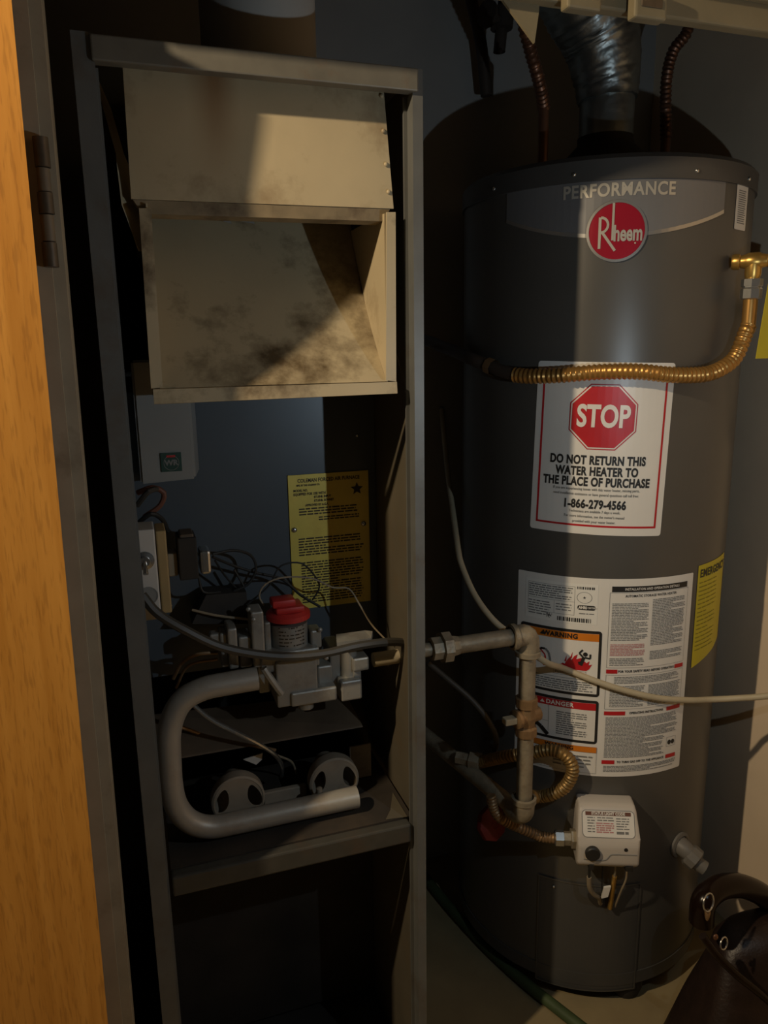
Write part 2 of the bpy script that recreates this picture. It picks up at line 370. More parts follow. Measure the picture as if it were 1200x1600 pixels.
# flue rising from the top
fl = at(392, 40, 1.26)
flue = one('flue_collar', 'white', fur, lathe, [(.088, 0), (.088, .012), (.082, .014), (.082, .5), (.08, .5), (.08, .02)], (fl.x, 1.20, FZ-.004), smooth=True, seg=48)
bm = B(); plate(bm, [(fl.x+.115, 1.33, FZ), (fl.x+.20, 1.33, FZ), (fl.x+.17, 1.33, FZ+.3), (fl.x+.06, 1.33, FZ+.3)], .003)
# draft hood: upper plate, fold, chute with flanges
hood = one('draft_hood_plate', 'sheet', fur, hexa,
    [at(205, 311, 1.004), at(615, 326, 1.004), at(598, 122, 1.024), at(191, 94, 1.024)],
    [at(205, 311, 1.004)+Vector((0, .004, 0)), at(615, 326, 1.004)+Vector((0, .004, 0)), at(598, 122, 1.024)+Vector((0, .004, 0)), at(191, 94, 1.024)+Vector((0, .004, 0))])
a, b = at(205, 311, 1.004), at(612, 326, 1.004)
one('folded_edge', 'dirty', hood, hexa, [a+Vector((.012, .001, -.016)), b+Vector((-.012, .001, -.016)), b+Vector((-.002, .001, -.0005)), a+Vector((.002, .001, -.0005))],
    [a+Vector((.012, .022, -.018)), b+Vector((-.012, .022, -.018)), b+Vector((-.002, .022, -.0005)), a+Vector((.002, .022, -.0005))])
for px, py in ((599, 205), (603, 257), (607, 300), (596, 150)):
    t = (py-122)/204; screw(hood, at(px, py, 1.024-.020*t-.0006), (0, -1, .2), .003, 'sheet')
# chute floor and cheeks
cl0, cr0 = at(250, 606, .998), at(604, 596, .998); zt = at(400, 338, 1.165).z
cl1 = Vector((cl0.x, 1.168, zt)); cr1 = Vector((cr0.x, 1.168, zt+.002))
mid0 = cl0.lerp(cl1, .45)+Vector((0, .02, -.012)); mid1 = cr0.lerp(cr1, .45)+Vector((0, .02, -.012))
bm = B()
def strip(bm, rows, th=Vector((0, .002, -.002))):
    f = [[bm.verts.new(p) for p in r] for r in rows]; k = [[bm.verts.new(p+th) for p in r] for r in rows]
    n = len(rows); m = len(rows[0])
    for i in range(n-1):
        for j in range(m-1):
            bm.faces.new((f[i][j], f[i][j+1], f[i+1][j+1], f[i+1][j])); bm.faces.new((k[i][j], k[i+1][j], k[i+1][j+1], k[i][j+1]))
    ring = [(0, j) for j in range(m)]+[(i, m-1) for i in range(1, n)]+[(n-1, j) for j in range(m-2, -1, -1)]+[(i, 0) for i in range(n-2, 0, -1)]
    for q in range(len(ring)):
        (a, b), (c, d) = ring[q], ring[(q+1) % len(ring)]; bm.faces.new((f[a][b], k[a][b], k[c][d], f[c][d]))
rows = []
for i in range(13):
    t = i/12; row = []
    for j in range(9):
        s = j/8; p = (cl0.lerp(cr0, s)*(1-t)**2 + mid0.lerp(mid1, s)*2*t*(1-t) + cl1.lerp(cr1, s)*t*t)
        row.append(p)
    rows.append(row)
strip(bm, rows)
chute = link('chute_floor', bm, 'chute', fur, True)
for side, (f0, k0) in (('l', (cl0, cl1)), ('r', (cr0, cr1))):
    x = f0.x; ztop = at(600, 334, 1.0).z
    bm = B(); pts = [Vector((x, .998, f0.z)), Vector((x, .998, ztop)), Vector((x, 1.168, ztop)), Vector((x, 1.168, k0.z))]
    pts += [rows[i][0 if side == 'l' else -1].copy() for i in (10, 8, 6, 4, 2)]
    plate(bm, pts, .002 if side == 'r' else .002)
    link('cheek', bm, 'sheet', chute)
one('side_flange', 'chute', chute, plate, [at(217, 326, .995), at(236, 326, .995), at(254, 605, .995), at(236, 607, .995)], .003)
one('side_flange', 'chute', chute, plate, [at(603, 332, .995), at(617, 332, .995), at(618, 596, .995), at(602, 594, .995)], .003)
one('front_lip', 'chute', chute, plate, [at(239, 609, .993), at(619, 597, .993), at(620, 615, .990), at(241, 632, .990)], .003)
one('chute_back', 'soot', fur, box, (cl0.x-.01, 1.172, zt-.06), (cr0.x+.01, 1.175, 1.60))
bm = B()
rows2 = [[at(148, 122, 1.06), at(153, 124, 1.06)], [at(160, 165, 1.05), at(172, 168, 1.07)], [at(181, 240, 1.03), at(192, 238, 1.05)], [at(183, 262, 1.02), at(200, 258, 1.05)], [at(190, 320, 1.01), at(214, 322, 1.03)], [at(200, 346, 1.005), at(219, 348, 1.02)], [at(216, 392, 1.0), at(221, 392, 1.01)]]
strip(bm, rows2, Vector((.001, .003, 0)))
link('hanging_insulation_strip', bm, 'sheet', fur)
for x0, x1 in ((345, 356), (372, 392)):
    one('torn_gasket', 'boxgrey', chute, plate, [at(x0, 337, 1.15), at(x1, 338, 1.15), at(x1+6, 350, 1.15), at(x0+4, 346, 1.15)], .002)
# grey control box with a small badge
bm = B(); a = at(207, 598, 1.11); b = at(306, 748, 1.11)
hexa(bm, [(a.x, 1.11, b.z-.003), (b.x, 1.11, b.z), (b.x, 1.11, a.z+.03), (a.x, 1.11, a.z+.03)], [(a.x, 1.184, b.z-.003), (b.x+.012, 1.184, b.z), (b.x+.012, 1.184, a.z+.03), (a.x, 1.184, a.z+.03)])
bmesh.ops.bevel(bm, geom=bm.edges[:], offset=.003, segments=2, affect='EDGES')
cbox = link('control_box', bm, 'boxgrey', fur)
g = (at(252, 709, 1.1085)+at(283, 735, 1.1085))/2
bd = one('maker_badge', mat('badge_green', (.03, .07, .055), .4), cbox, box, g-Vector((.0145, .0005, .0135)), g+Vector((.0145, .0015, .0135)), .0004)
bm = addbm(B(), text2d('WR', .011, .0004)); flat(bm, g+Vector((0, -.0009, -.001)), (1, 0, 0), (0, 0, 1)); link('lettering', bm, 'ink2', bd)
bm = rect(B(), -.006, .007, .006, .010); flat(bm, g+Vector((0, -.0009, 0)), (1, 0, 0), (0, 0, 1)); link('red_mark', bm, 'redink', bd)
bm = B(); torus(bm, g+Vector((0, -.0006, -.001)), (0, 1, 0), .0105, .0004); link('badge_ring', bm, 'ink2', bd)
# brass rating plate
n0, n1 = at(449, 743, PY-.001), at(579, 938, PY-.001); NW, NH = n1.x-n0.x, n0.z-n1.z
npl = one('rating_plate', 'brass', fur, box, (n0.x, PY-.0025, n1.z), (n1.x, PY, n0.z), .0004)
bm = B(); U = lambda f: f*NW; V = lambda f: -f*NH; rnd = random.Random(3)
for s, sz, fx, fy, al in (('COLEMAN FORCED AIR FURNACE', .0085, .5, .045, 'CENTER'), ('MFG. BY THE COLEMAN CO.', .0038, .1, .078, 'LEFT'), ('MODEL NO.', .0055, .06, .115, 'LEFT'), ('EQUIPPED FOR USE WITH', .0058, .06, .142, 'LEFT'),
    ('BTU/HR. INPUT', .0052, .31, .168, 'LEFT'), ('BTU/HR. BONNET', .0052, .31, .195, 'LEFT'), ('APPROVED BY A.G.A.', .0052, .2, .225, 'LEFT')):
    addbm(bm, text2d(s, sz, .00022, .8, al), U(fx), V(fy))
para(bm, U(.12), V(.30), U(.85), V(.24), 3, rnd, .5); para(bm, U(.36), V(.345), U(.9), V(.31), 2, rnd, .5)
para(bm, U(.1), V(.60), U(.92), V(.46), 7, rnd, .5, .6); para(bm, U(.12), V(.96), U(.92), V(.64), 16, rnd, .5, .5)
star = [(U(.85)+math.cos(PI/2+k*PI/5)*(.011 if k % 2 == 0 else .005), V(.13)+math.sin(PI/2+k*PI/5)*(.011 if k % 2 == 0 else .005)) for k in range(10)]
poly(bm, star); flat(bm, (n0.x, PY-.0029, n0.z), (1, 0, 0), (0, 0, 1)); link('engraved_text', bm, 'darkprint', npl)['kind'] = 'stuff'
for px, py in ((460, 828), (568, 818)): screw(npl, at(px, py, PY-.003), (0, -1, 0), .0045)
screw(fur, at(558, 680, PY), (0, -1, 0), .003)
# switch box with toggle, transformer
sb = one('switch_box', 'white', fur, pbox, 203, 830, 247, 968, 1.055, 1.11)
one('box_edge', 'boxedge', sb, pbox, 248, 830, 264, 958, 1.056, 1.11)
c = at(226, 876, 1.054); one('toggle_collar', 'steel', sb, lathe, [(.013, 0), (.013, .002), (.007, .003), (.007, .008), (0, .008)], c, (0, -1, 0), smooth=True)
one('toggle_lever', 'steel', sb, tube, [c+Vector((0, -.006, 0)), c+Vector((0, -.014, -.006)), c+Vector((0, -.02, -.014))], lambda t: .0022+.0016*t, smooth=True)
c = at(232, 931, 1.0545); one('knockout', 'boxgrey', sb, lathe, [(.013, 0), (.013, .001), (.0118, .001), (.0118, .0004), (0, .0004)], c, (0, -1, 0))
screw(sb, at(266, 946, 1.07), (0, -1, 0), .003)
tr = one('transformer', 'soot', fur, pbox, 279, 842, 309, 905, 1.10, 1.15)
one('winding', 'wirew', tr, pbox, 262, 866, 278, 900, 1.11, 1.145)
one('end_cap', 'steel', tr, pbox, 313, 862, 330, 897, 1.10, 1.14, .004)
one('top_lamination', 'brownplate', tr, pbox, 281, 836, 303, 847, 1.105, 1.145)
one('relay', 'soot', fur, hexa, [at(300, 975, 1.12), at(388, 975, 1.12), at(385, 925, 1.13), at(322, 930, 1.13)], [at(300, 975, 1.12)+Vector((0, .05, 0)), at(388, 975, 1.12)+Vector((0, .05, 0)), at(385, 925, 1.13)+Vector((0, .045, 0)), at(322, 930, 1.13)+Vector((0, .045, 0))])
def wire(pts, r, m, name='wire', par=fur, **k): return one(name, m, par, tube, [at(*p) for p in pts], r, .006, 8, smooth=True, **k)
wire([(215, 770, 1.13), (238, 762, 1.12), (256, 770, 1.12), (250, 790, 1.12), (225, 808, 1.12)], .004, 'wirer')
wire([(214, 790, 1.12), (232, 768, 1.11), (247, 764, 1.12)], .004, 'blackc'); wire([(215, 818, 1.12), (236, 803, 1.11), (254, 812, 1.12), (262, 830, 1.13)], .0035, 'wire')
wire([(332, 866, 1.12), (365, 860, 1.13), (392, 868, 1.14), (400, 890, 1.14), (388, 912, 1.14), (365, 924, 1.14)], .0022, 'wire')
wire([(332, 870, 1.12), (360, 882, 1.14), (400, 895, 1.15), (440, 905, 1.15), (470, 930, 1.15), (500, 948, 1.15)], .0022, 'wire')
wire([(336, 876, 1.12), (352, 900, 1.14), (372, 922, 1.15)], .0016, 'wire'); wire([(366, 890, 1.14), (382, 918, 1.14)], .0018, 'wire')
wire([(310, 900, 1.12), (318, 925, 1.12), (345, 925, 1.12)], .0018, 'wire')
wire([(386, 945, 1.12), (420, 915, 1.12), (438, 885, 1.12), (470, 880, 1.12), (492, 900, 1.12), (499, 918, 1.12), (488, 938, 1.12)], .0014, 'wire')
wire([(412, 946, 1.11), (405, 930, 1.11), (416, 912, 1.11), (445, 902, 1.11), (488, 904, 1.11), (520, 918, 1.11), (545, 920, 1.11), (562, 945, 1.10), (580, 975, 1.10), (603, 1000, 1.09)], .0014, 'wirew')
wire([(300, 953, 1.12), (340, 962, 1.11), (392, 968, 1.10)], .002, 'wirew'); wire([(271, 1060, 1.14), (285, 1035, 1.12), (310, 1022, 1.11), (340, 1020, 1.11)], .003, 'oldbrass', 'pilot_line')
wire([(275, 1075, 1.15), (295, 1040, 1.13), (340, 1030, 1.12)], .0022, 'oldbrass', 'pilot_line')
wire([(222, 930, 1.04), (246, 958, 1.035), (290, 985, 1.03), (350, 1012, 1.03), (430, 1025, 1.03), (500, 1022, 1.03), (560, 1009, 1.035), (610, 1003, 1.05), (646, 1006, 1.075)], .0068, 'blackc', 'power_cord')
# gas valve
gv = one('gas_valve', 'alu', fur, lathe, [(.0, .0), (.029, 0), (.029, .046), (0, .046)], (at(455, 1022, 1.09).x, 1.10, at(455, 1024, 1.075).z), smooth=True)
bm = B(); kx = at(455, 1022, 1.09).x; kz = at(455, 972, 1.075).z; lathe(bm, [(0, 0), (.034, 0), (.034, .008), (.028, .013), (0, .013)], (kx, 1.10, kz)); box(bm, (kx-.022, 1.078, kz+.012), (kx+.022, 1.12, kz+.022), .003); box(bm, (kx-.026, 1.085, kz+.020), (kx+.010, 1.115, kz+.032), .003)
link('control_knob', bm, 'red', gv, True)
bm = B(); rnd = random.Random(8); para(bm, -.022, -.016, .022, .018, 6, rnd, .35, .5)
for v in bm.verts: a = v.co.x/.0295; v.co = Vector((kx+math.sin(a)*.0294, 1.10-math.cos(a)*.0294, kz-.024+v.co.y))
link('dial_print', bm, 'darkprint', gv)
for nm, x0, y0, x1, y1, Y0, Y1 in (('regulator_block', 394, 957, 414, 1042, 1.07, 1.11), ('regulator_block', 414, 973, 424, 1022, 1.085, 1.12), ('flange', 357, 983, 372, 1045, 1.075, 1.12), ('flange', 345, 990, 357, 1042, 1.085, 1.12), ('flange', 374, 996, 394, 1042, 1.08, 1.12),
    ('valve_body', 432, 1036, 497, 1097, 1.06, 1.13), ('valve_body', 497, 1042, 520, 1092, 1.075, 1.13), ('foot_plate', 455, 1084, 527, 1094, 1.055, 1.12), ('deck', 408, 1024, 500, 1040, 1.066, 1.13), ('tab', 486, 986, 503, 1012, 1.08, 1.11),
    ('outlet_block', 552, 1030, 577, 1047, 1.065, 1.11), ('outlet_block', 552, 1046, 565, 1066, 1.07, 1.11), ('outlet_foot', 533, 1066, 566, 1092, 1.06, 1.11), ('outlet_body', 516, 1010, 536, 1075, 1.085, 1.13), ('inlet_nut', 328, 992, 346, 1008, 1.09, 1.11), ('side_plate', 404, 1040, 422, 1082, 1.085, 1.10)):
    one(nm, 'alu', gv, pbox, x0, y0, x1, y1, Y0, Y1, .003)
one('outlet_column', 'alu', gv, cylinder, Vector((at(546, 1068, 1.08).x, 1.085, at(546, 1068, 1.08).z)), Vector((at(546, 1005, 1.08).x, 1.085, at(546, 1005, 1.08).z)), .013, smooth=True)
one('lever', 'alu', gv, plate, [at(526, 1004, 1.05), at(580, 997, 1.05), at(582, 986, 1.055), at(570, 985, 1.08), at(525, 991, 1.08)], .008)
one('bottom_cap', 'alu', gv, cylinder, Vector((at(480, 1096, 1.08).x, 1.09, at(480, 1109, 1.08).z)), Vector((at(480, 1090, 1.08).x, 1.09, at(480, 1090, 1.08).z)), .012, smooth=True)
one('brace', 'alu', gv, tube, [at(412, 1044, 1.06), at(424, 1062, 1.058), at(440, 1084, 1.058)], .0055, .01, 8, smooth=True)
for px, py, Y in ((396, 968, 1.068), (500, 984, 1.078), (510, 1028, 1.07), (388, 952, 1.085)): screw(gv, at(px, py, Y), (0, -1, 0), .0038, 'alu', 'bolt')
# manifold pipe
MY = 1.055
one('manifold_pipe', 'pipe', fur, tube, [at(402, 1060, MY), at(350, 1069, MY), at(318, 1076, MY), at(288, 1092, MY), at(271, 1118, MY), at(264, 1150, MY), at(265, 1190, MY), at(268, 1230, MY), at(277, 1262, MY), at(298, 1284, MY), at(328, 1292, MY), at(370, 1285, MY), at(440, 1270, MY), at(520, 1253, MY), at(558, 1245, MY)], .0172, .008, 18, smooth=True)
wire([(298, 1098, 1.085), (330, 1124, 1.082), (370, 1145, 1.08), (405, 1163, 1.085), (430, 1180, 1.10), (440, 1196, 1.12), (440, 1212, 1.14)], .0036, 'steel', 'pilot_tube')
wire([(280, 1135, 1.13), (330, 1152, 1.14), (400, 1166, 1.14), (430, 1172, 1.15)], .003, 'oldbrass', 'pilot_line'); wire([(432, 1180, 1.14), (455, 1190, 1.15), (463, 1208, 1.16)], .002, 'wirew')
# burners
for bx, by in ((373, 1252), (523, 1222)):
    c = at(bx, by, 1.09); R = .040
    R = .042
    bu = one('burner', 'burner', fur, lathe, [(R-.003, 0), (R, .002), (R, .020), (R*.9, .03), (.018, .046), (.018, .07), (R-.014, .03), (R-.004, .018), (R-.003, 0)], c, (0, 1, 0), smooth=True, seg=40)
    bm = B()           # air shutter: disc with two kidney openings either side of a web
    loops = [[(math.cos(2*PI*k/40)*R*.97, math.sin(2*PI*k/40)*R*.97) for k in range(40)]]
    for sg in (-1, 1):
        loops.append([(sg*R*(.60+.25*math.cos(t)*(1-.25*math.sin(t))-.10*math.sin(t)), R*(.10+.46*math.sin(t))) for t in [2*PI*k/22 for k in range(22)]])
    ed = []
    for lp_ in loops:
        vs = [bm.verts.new(c+Vector((x, .001, z))) for x, z in lp_]
        ed += [bm.edges.new((vs[k], vs[(k+1) % len(vs)])) for k in range(len(vs))]
    bmesh.ops.triangle_fill(bm, use_beauty=True, edges=ed)
    ex_ = bmesh.ops.extrude_face_region(bm, geom=bm.faces[:])
    bmesh.ops.translate(bm, vec=(0, .002, 0), verts=[g for g in ex_['geom'] if isinstance(g, bmesh.types.BMVert)])
    link('air_shutter', bm, 'burner', bu)
one('cross_lighter', 'burner', fur, pbox, 412, 1240, 480, 1247, 1.115, 1.125)
sp = at(497, 1242, 1.08); one('test_spud', 'burner', fur, lathe, [(.008, 0), (.008, .008), (.005, .009), (.005, .018), (0, .02)], sp+Vector((0, -.01, 0)), smooth=True, seg=10)
bp = one('pilot_bracket', 'burner', fur, pbox, 547, 1168, 580, 1212, 1.14, 1.144, .0006)
one('thermocouple_clip', 'white', fur, plate, [at(380, 1186, 1.12), at(410, 1176, 1.12), at(409, 1186, 1.12), at(400, 1194, 1.12)], .002)
one('burner_bolt', 'burner', fur, lathe, [(.006, 0), (.006, .008), (.004, .009), (.004, .05)], at(508, 1188, 1.13), (0, 0, -1), smooth=True, seg=10)
one('heat_shield', 'brownplate', fur, hexa, [at(220, 1196, 1.10), at(567, 1136, 1.10), at(540, 1085, 1.18), at(230, 1120, 1.18)], [at(220, 1196, 1.10)+Vector((0, .002, .002)), at(567, 1136, 1.10)+Vector((0, .002, .002)), at(540, 1085, 1.18)+Vector((0, .002, .002)), at(230, 1120, 1.18)+Vector((0, .002, .002))])
# shelf with turned-down lip
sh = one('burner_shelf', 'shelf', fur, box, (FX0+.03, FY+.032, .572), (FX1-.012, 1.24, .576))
one('shelf_lip', 'lip', sh, box, (FX0+.03, FY+.012, .543), (FX1-.02, FY+.031, .575), .003)
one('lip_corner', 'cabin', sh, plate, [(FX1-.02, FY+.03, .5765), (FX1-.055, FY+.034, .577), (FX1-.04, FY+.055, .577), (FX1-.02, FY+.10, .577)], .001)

# ------------------------------------------------------------------ water heater
wh = thing('water_heater', 'dark grey cylindrical gas water heater with white instruction labels', 'water heater', (HC.x, HC.y, 0))
HB, HT = .045, 1.565
one('jacket', 'tank', wh, lathe, [(0, HB), (HR-.006, HB), (HR, HB+.006), (HR, HT), (0, HT)], (HC.x, HC.y, 0), seg=128, smooth=True)
lid = one('lid', 'lid', wh, lathe, [(0, HT), (HR+.004, HT), (HR+.004, HT+.032), (HR-.004, HT+.04), (0, HT+.043)], (HC.x, HC.y, 0), seg=128, smooth=True)
for a in (-77, -44, -2, 27): screw(lid, cyl(a, HT+.012, HR+.004), (math.sin(math.radians(a)), -math.cos(math.radians(a)), 0), .0035)
one('base_ring', 'lid', wh, lathe, [(HR-.002, HB+.002), (HR+.002, HB+.002), (HR+.002, HB+.03), (HR-.002, HB+.03)], (HC.x, HC.y, 0), seg=128, smooth=True)
for a in (-5, 115, 235):
    p = cyl(a, 0, HR-.035); one('foot', 'soot', wh, lathe, [(0, 0), (.028, 0), (.035, .02), (.035, HB)], (p.x, p.y, 0), smooth=True, seg=20)
# badge plate
bz = 1.535; ba = -29.2
def badge_shape(w0, top, edge, sag, off=0):
    n = 24; t = [(-w0/2+w0*i/n, top) for i in range(n+1)]; b = [(w0/2-w0*i/n, edge-sag*(1-(1-2*i/n)**2)) for i in range(n+1)]
    return t, b
W0 = .386; bm = B()
for i in range(32):
    x0, x1 = -W0/2+W0*i/32, -W0/2+W0*(i+1)/32; f = lambda x: -.012-.040*(1-(2*x/W0)**2)
    poly(bm, [(x0, f(x0)), (x1, f(x1)), (x1, .034), (x0, .034)])
bmesh.ops.remove_doubles(bm, verts=bm.verts, dist=1e-6)
bpn = link('name_panel', wrap(bm, ba, bz, 0, .0008), 'plate', wh); bpn['label'] = 'grey name panel reading PERFORMANCE'
bm = B()
for i in range(32):
    x0, x1 = -W0/2+W0*i/32, -W0/2+W0*(i+1)/32
    poly(bm, [(x0, f(x0)-.006), (x1, f(x1)-.006), (x1, f(x1)), (x0, f(x0))])
link('lower_trim', wrap(bm, ba, bz, 0, .0010), 'badgering', bpn)
link('upper_trim', wrap(rect(B(), -W0/4, .034, W0/4, .037), ba, bz, 0, .0010), 'badgering', bpn)
link('lettering', wrap(addbm(B(), text2d('PERFORMANCE', .0275, .0008, .88, sp=1.08), .003, .0145), ba, bz, 0, .0016), 'silver', bpn)
lg = wrap(poly(B(), [(math.cos(2*PI*k/48)*.0465, math.sin(2*PI*k/48)*.0465) for k in range(48)]), -28.9, 1.487, 0, .0022)
lgo = link('round_badge', lg, 'badge', wh); lgo['label'] = 'round red badge reading Rheem'
bm = B()
for k in range(48):
    a0, a1 = 2*PI*k/48, 2*PI*(k+1)/48; poly(bm, [(math.cos(a0)*.0435, math.sin(a0)*.0435), (math.cos(a1)*.0435, math.sin(a1)*.0435), (math.cos(a1)*.0475, math.sin(a1)*.0475), (math.cos(a0)*.0475, math.sin(a0)*.0475)])
link('badge_rim', wrap(bm, -28.9, 1.487, 0, .0030), 'badgering', lgo)
bm = B()
def bar(x0, y0, x1, y1, t):
    d = Vector((x1-x0, y1-y0)); n = Vector((-d.y, d.x)).normalized()*t/2
    poly(bm, [(x0-n.x, y0-n.y), (x1-n.x, y1-n.y), (x1+n.x, y1+n.y), (x0+n.x, y0+n.y)])
bar(-.0265, -.026, -.0265, .022, .0042); bar(-.022, -.002, -.002, -.030, .0042); bar(-.0065, -.014, -.0065, .043, .0036)     # tall R stem, leg, tall h
for k in range(10):
    a0, a1 = PI/2-PI*k/10, PI/2-PI*(k+1)/10
    poly(bm, [(-.025+math.cos(a)*r*.95, .010+math.sin(a)*r) for a, r in ((a0, .0095), (a1, .0095), (a1, .0135), (a0, .0135))])
addbm(bm, text2d('heem', .034, .0010, .60), .0175, -.0045)
link('lettering', wrap(bm, -28.9, 1.487, 0, .0030), 'silver', lgo)
one('trade_dot', 'silver', lgo, lathe, [(.0014, 0), (0, .0005)], cyl(-22.6, 1.468, HR+.003), (-.4, -.9, 0), seg=10)
# STOP notice
sa, sz, sr = -30.9, 1.131, math.radians(-1.6); SW, SH = .232, .298
stop = link('stop_notice', wrap(poly(B(), rrect(-SW/2, -SH/2, SW/2, SH/2, .005)), sa, sz, sr, .0007), 'paper', wh)
stop['label'] = 'white notice with red STOP octagon and phone number'
link('border', wrap(frame(B(), -SW/2+.011, -SH/2+.014, SW/2-.011, SH/2-.012, .0035), sa, sz, sr, .0012), 'redink', stop)
octo = lambda r, cy: [(math.cos(PI/8+k*PI/4)*r, cy+math.sin(PI/8+k*PI/4)*r) for k in range(8)]
link('octagon_edge', wrap(poly(B(), octo(.0605, .057)), sa, sz, sr, .0012), 'redink', stop)
link('octagon_line', wrap(poly(B(), octo(.0585, .057)), sa, sz, sr, .0017), 'paper', stop)
link('octagon', wrap(poly(B(), octo(.0560, .057)), sa, sz, sr, .0022), 'redink', stop)
link('lettering', wrap(addbm(B(), text2d('STOP', .052, .0016, .70), 0, .057), sa, sz, sr, .0028), 'paper', stop)
bm = B()
for s, y, size, xs in (('DO NOT RETURN THIS', -.018, .0195, .80), ('WATER HEATER TO', -.0375, .0195, .80), ('THE PLACE OF PURCHASE', -.056, .0195, .80), ('1-866-279-4566', -.0955, .0195, .84)):
    addbm(bm, text2d(s, size*1.07, .0009, xs*.87, sp=1.08), -.004, y)
link('bold_lettering', wrap(bm, sa, sz, sr, .0014), 'ink', stop)['kind'] = 'stuff'
bm = B()
for s, y in (('If you are experiencing issues with this water heater, missing parts,', -.0685), ('need installation assistance or have general questions call toll free:', -.0775),
             ('Technicians are available 7 days a week.', -.108), ("For more information, see the owner's manual", -.117), ('provided with your water heater.', -.126)):
    addbm(bm, text2d(s, .0066, .0001, .82), -.003, y)
link('small_print', wrap(bm, sa, sz, sr, .0014), 'ink2', stop)
# instruction label
la, lz, lr = -25.4, .708, 0; LW, LH = .334, .388
lab = link('instruction_label', wrap(poly(B(), rrect(-LW/2, -LH/2, LW/2, LH/2, .003)), la, lz, lr, .0007), 'paper', wh)
lab['label'] = 'large white label with warning panels and small print'
X = lambda fu: -LW/2+fu*LW
Y = lambda fv: LH/2-fv*LH
def L_(name, bm, m, lift): return link(name, wrap(bm, la, lz, lr, lift), m, lab)
L_('rating_sticker', rect(B(), X(.05), Y(.225), X(.445), Y(.03)), 'paper2', .0011)
rnd = random.Random(11); bk = B(); gk = B(); rk = B(); pk = B(); wt = B()
para(gk, X(.07), Y(.115), X(.32), Y(.05), 6, rnd, .5, .5); para(gk, X(.07), Y(.205), X(.20), Y(.13), 6, rnd, .45, .6); para(gk, X(.225), Y(.17), X(.31), Y(.13), 3, rnd, .4)
frame(gk, X(.065), Y(.185), X(.325), Y(.045), .0006); rect(gk, X(.065), Y(.121), X(.325), Y(.1195)); rect(gk, X(.215), Y(.185), X(.2165), Y(.121))
x = X(.235)
while x < X(.41): wd = rnd.uniform(.0008, .003); rect(bk, x, Y(.217), x+wd, Y(.197)); x += wd+rnd.uniform(.0008, .002)
x = X(.335)
while x < X(.43): wd = rnd.uniform(.0008, .0025); rect(bk, x, Y(.055), x+wd, Y(.043)); x += wd+rnd.uniform(.0007, .002)
for k in range(26): q = rnd.randrange(7), rnd.randrange(7); rect(bk, X(.175)+q[0]*.0015, Y(.21)+q[1]*.0011, X(.175)+q[0]*.0015+.0015, Y(.21)+q[1]*.0011+.0011)
for k in range(24):
    a0, a1 = 2*PI*k/24, 2*PI*(k+1)/24; poly(gk, [(X(.375)+math.cos(a)*r*1.25, Y(.095)+math.sin(a)*r) for a, r in ((a0, .0100), (a1, .0100), (a1, .0107), (a0, .0107))])
poly(bk, [(X(.375)+math.cos(PI/2+k*PI/5)*(.003 if k % 2 == 0 else .0012), Y(.095)+math.sin(PI/2+k*PI/5)*(.003 if k % 2 == 0 else .0012)) for k in range(10)])
L_('rating_mark', poly(B(), rrect(X(.34), Y(.155), X(.435), Y(.132), .004)), 'ink', .0014)
addbm(wt, text2d('AHRI', .0072, .0004, .9, 'LEFT'), X(.346), Y(.1435)); addbm(wt, text2d('CERTIFIED', .0046, .0001, .8, 'LEFT'), X(.392), Y(.1435))
para(gk, X(.35), Y(.178), X(.43), Y(.168), 1, rnd, .5)
def panel(v0, v1, nm):
    L_(nm, poly(B(), rrect(X(.025), Y(v1), X(.475), Y(v0), .006)), 'ink', .0014); L_('panel_paper', poly(B(), rrect(X(.04), Y(v1-.014), X(.46), Y(v0+.014), .001)), 'paper', .0019)
panel(.255, .585, 'warning_frame'); panel(.605, .83, 'danger_frame')
def heading(t, size, bold, xs, u, v, m, lift, al='CENTER'): return L_('heading', addbm(B(), text2d(t, size, bold*.7, xs*.93, al, sp=1.1), X(u), Y(v)), m, lift)
def barq(nm, m, u0, v1, u1, v0, lift=.0024): return L_(nm, rect(B(), X(u0), Y(v1), X(u1), Y(v0)), m, lift)
barq('orange_bar', 'orange', .04, .306, .46, .269); barq('orange_bar', 'orange', .03, .875, .475, .845)
barq('danger_bar', 'redink', .04, .655, .46, .619)
heading('WARNING', .0125, .0008, 1.05, .255, .288, 'ink', .0030); bk2 = B(); poly(bk2, [(X(.142), Y(.297)), (X(.172), Y(.297)), (X(.157), Y(.278))])
heading('WARNING', .0105, .0006, 1.05, .27, .86, 'ink', .0030)
heading('DANGER', .0120, .0006, 1.05, .265, .637, 'paper', .0031); wt2 = B(); poly(wt2, [(X(.155), Y(.645)), (X(.183), Y(.645)), (X(.169), Y(.628))])
# flames, leaping figure and fuel can of the warning panel
fl_ = [(.24, .452), (.275, .425), (.285, .430), (.30, .405), (.315, .390), (.318, .410), (.335, .385), (.352, .375), (.345, .400), (.37, .392), (.385, .405), (.40, .415), (.415, .405), (.412, .425), (.43, .42), (.415, .445), (.40, .455)]
poly(rk, [(X(u), Y(v)) for u, v in fl_[::-1]])
for u, v in ((.295, .385), (.325, .365)): poly(rk, [(X(u), Y(v)), (X(u-.012), Y(v+.03)), (X(u-.002), Y(v+.032))])
poly(bk2, [(X(.392)+math.cos(2*PI*k/12)*.0042, Y(.372)+math.sin(2*PI*k/12)*.0042) for k in range(12)])
def limb(b, p, wd):
    for (u0, v0), (u1, v1) in zip(p, p[1:]):
        a = Vector((X(u0), Y(v0))); c = Vector((X(u1), Y(v1))); n = (c-a).normalized(); n = Vector((-n.y, n.x))*wd/2
        poly(b, [(a.x-n.x, a.y-n.y), (c.x-n.x, c.y-n.y), (c.x+n.x, c.y+n.y), (a.x+n.x, a.y+n.y)])
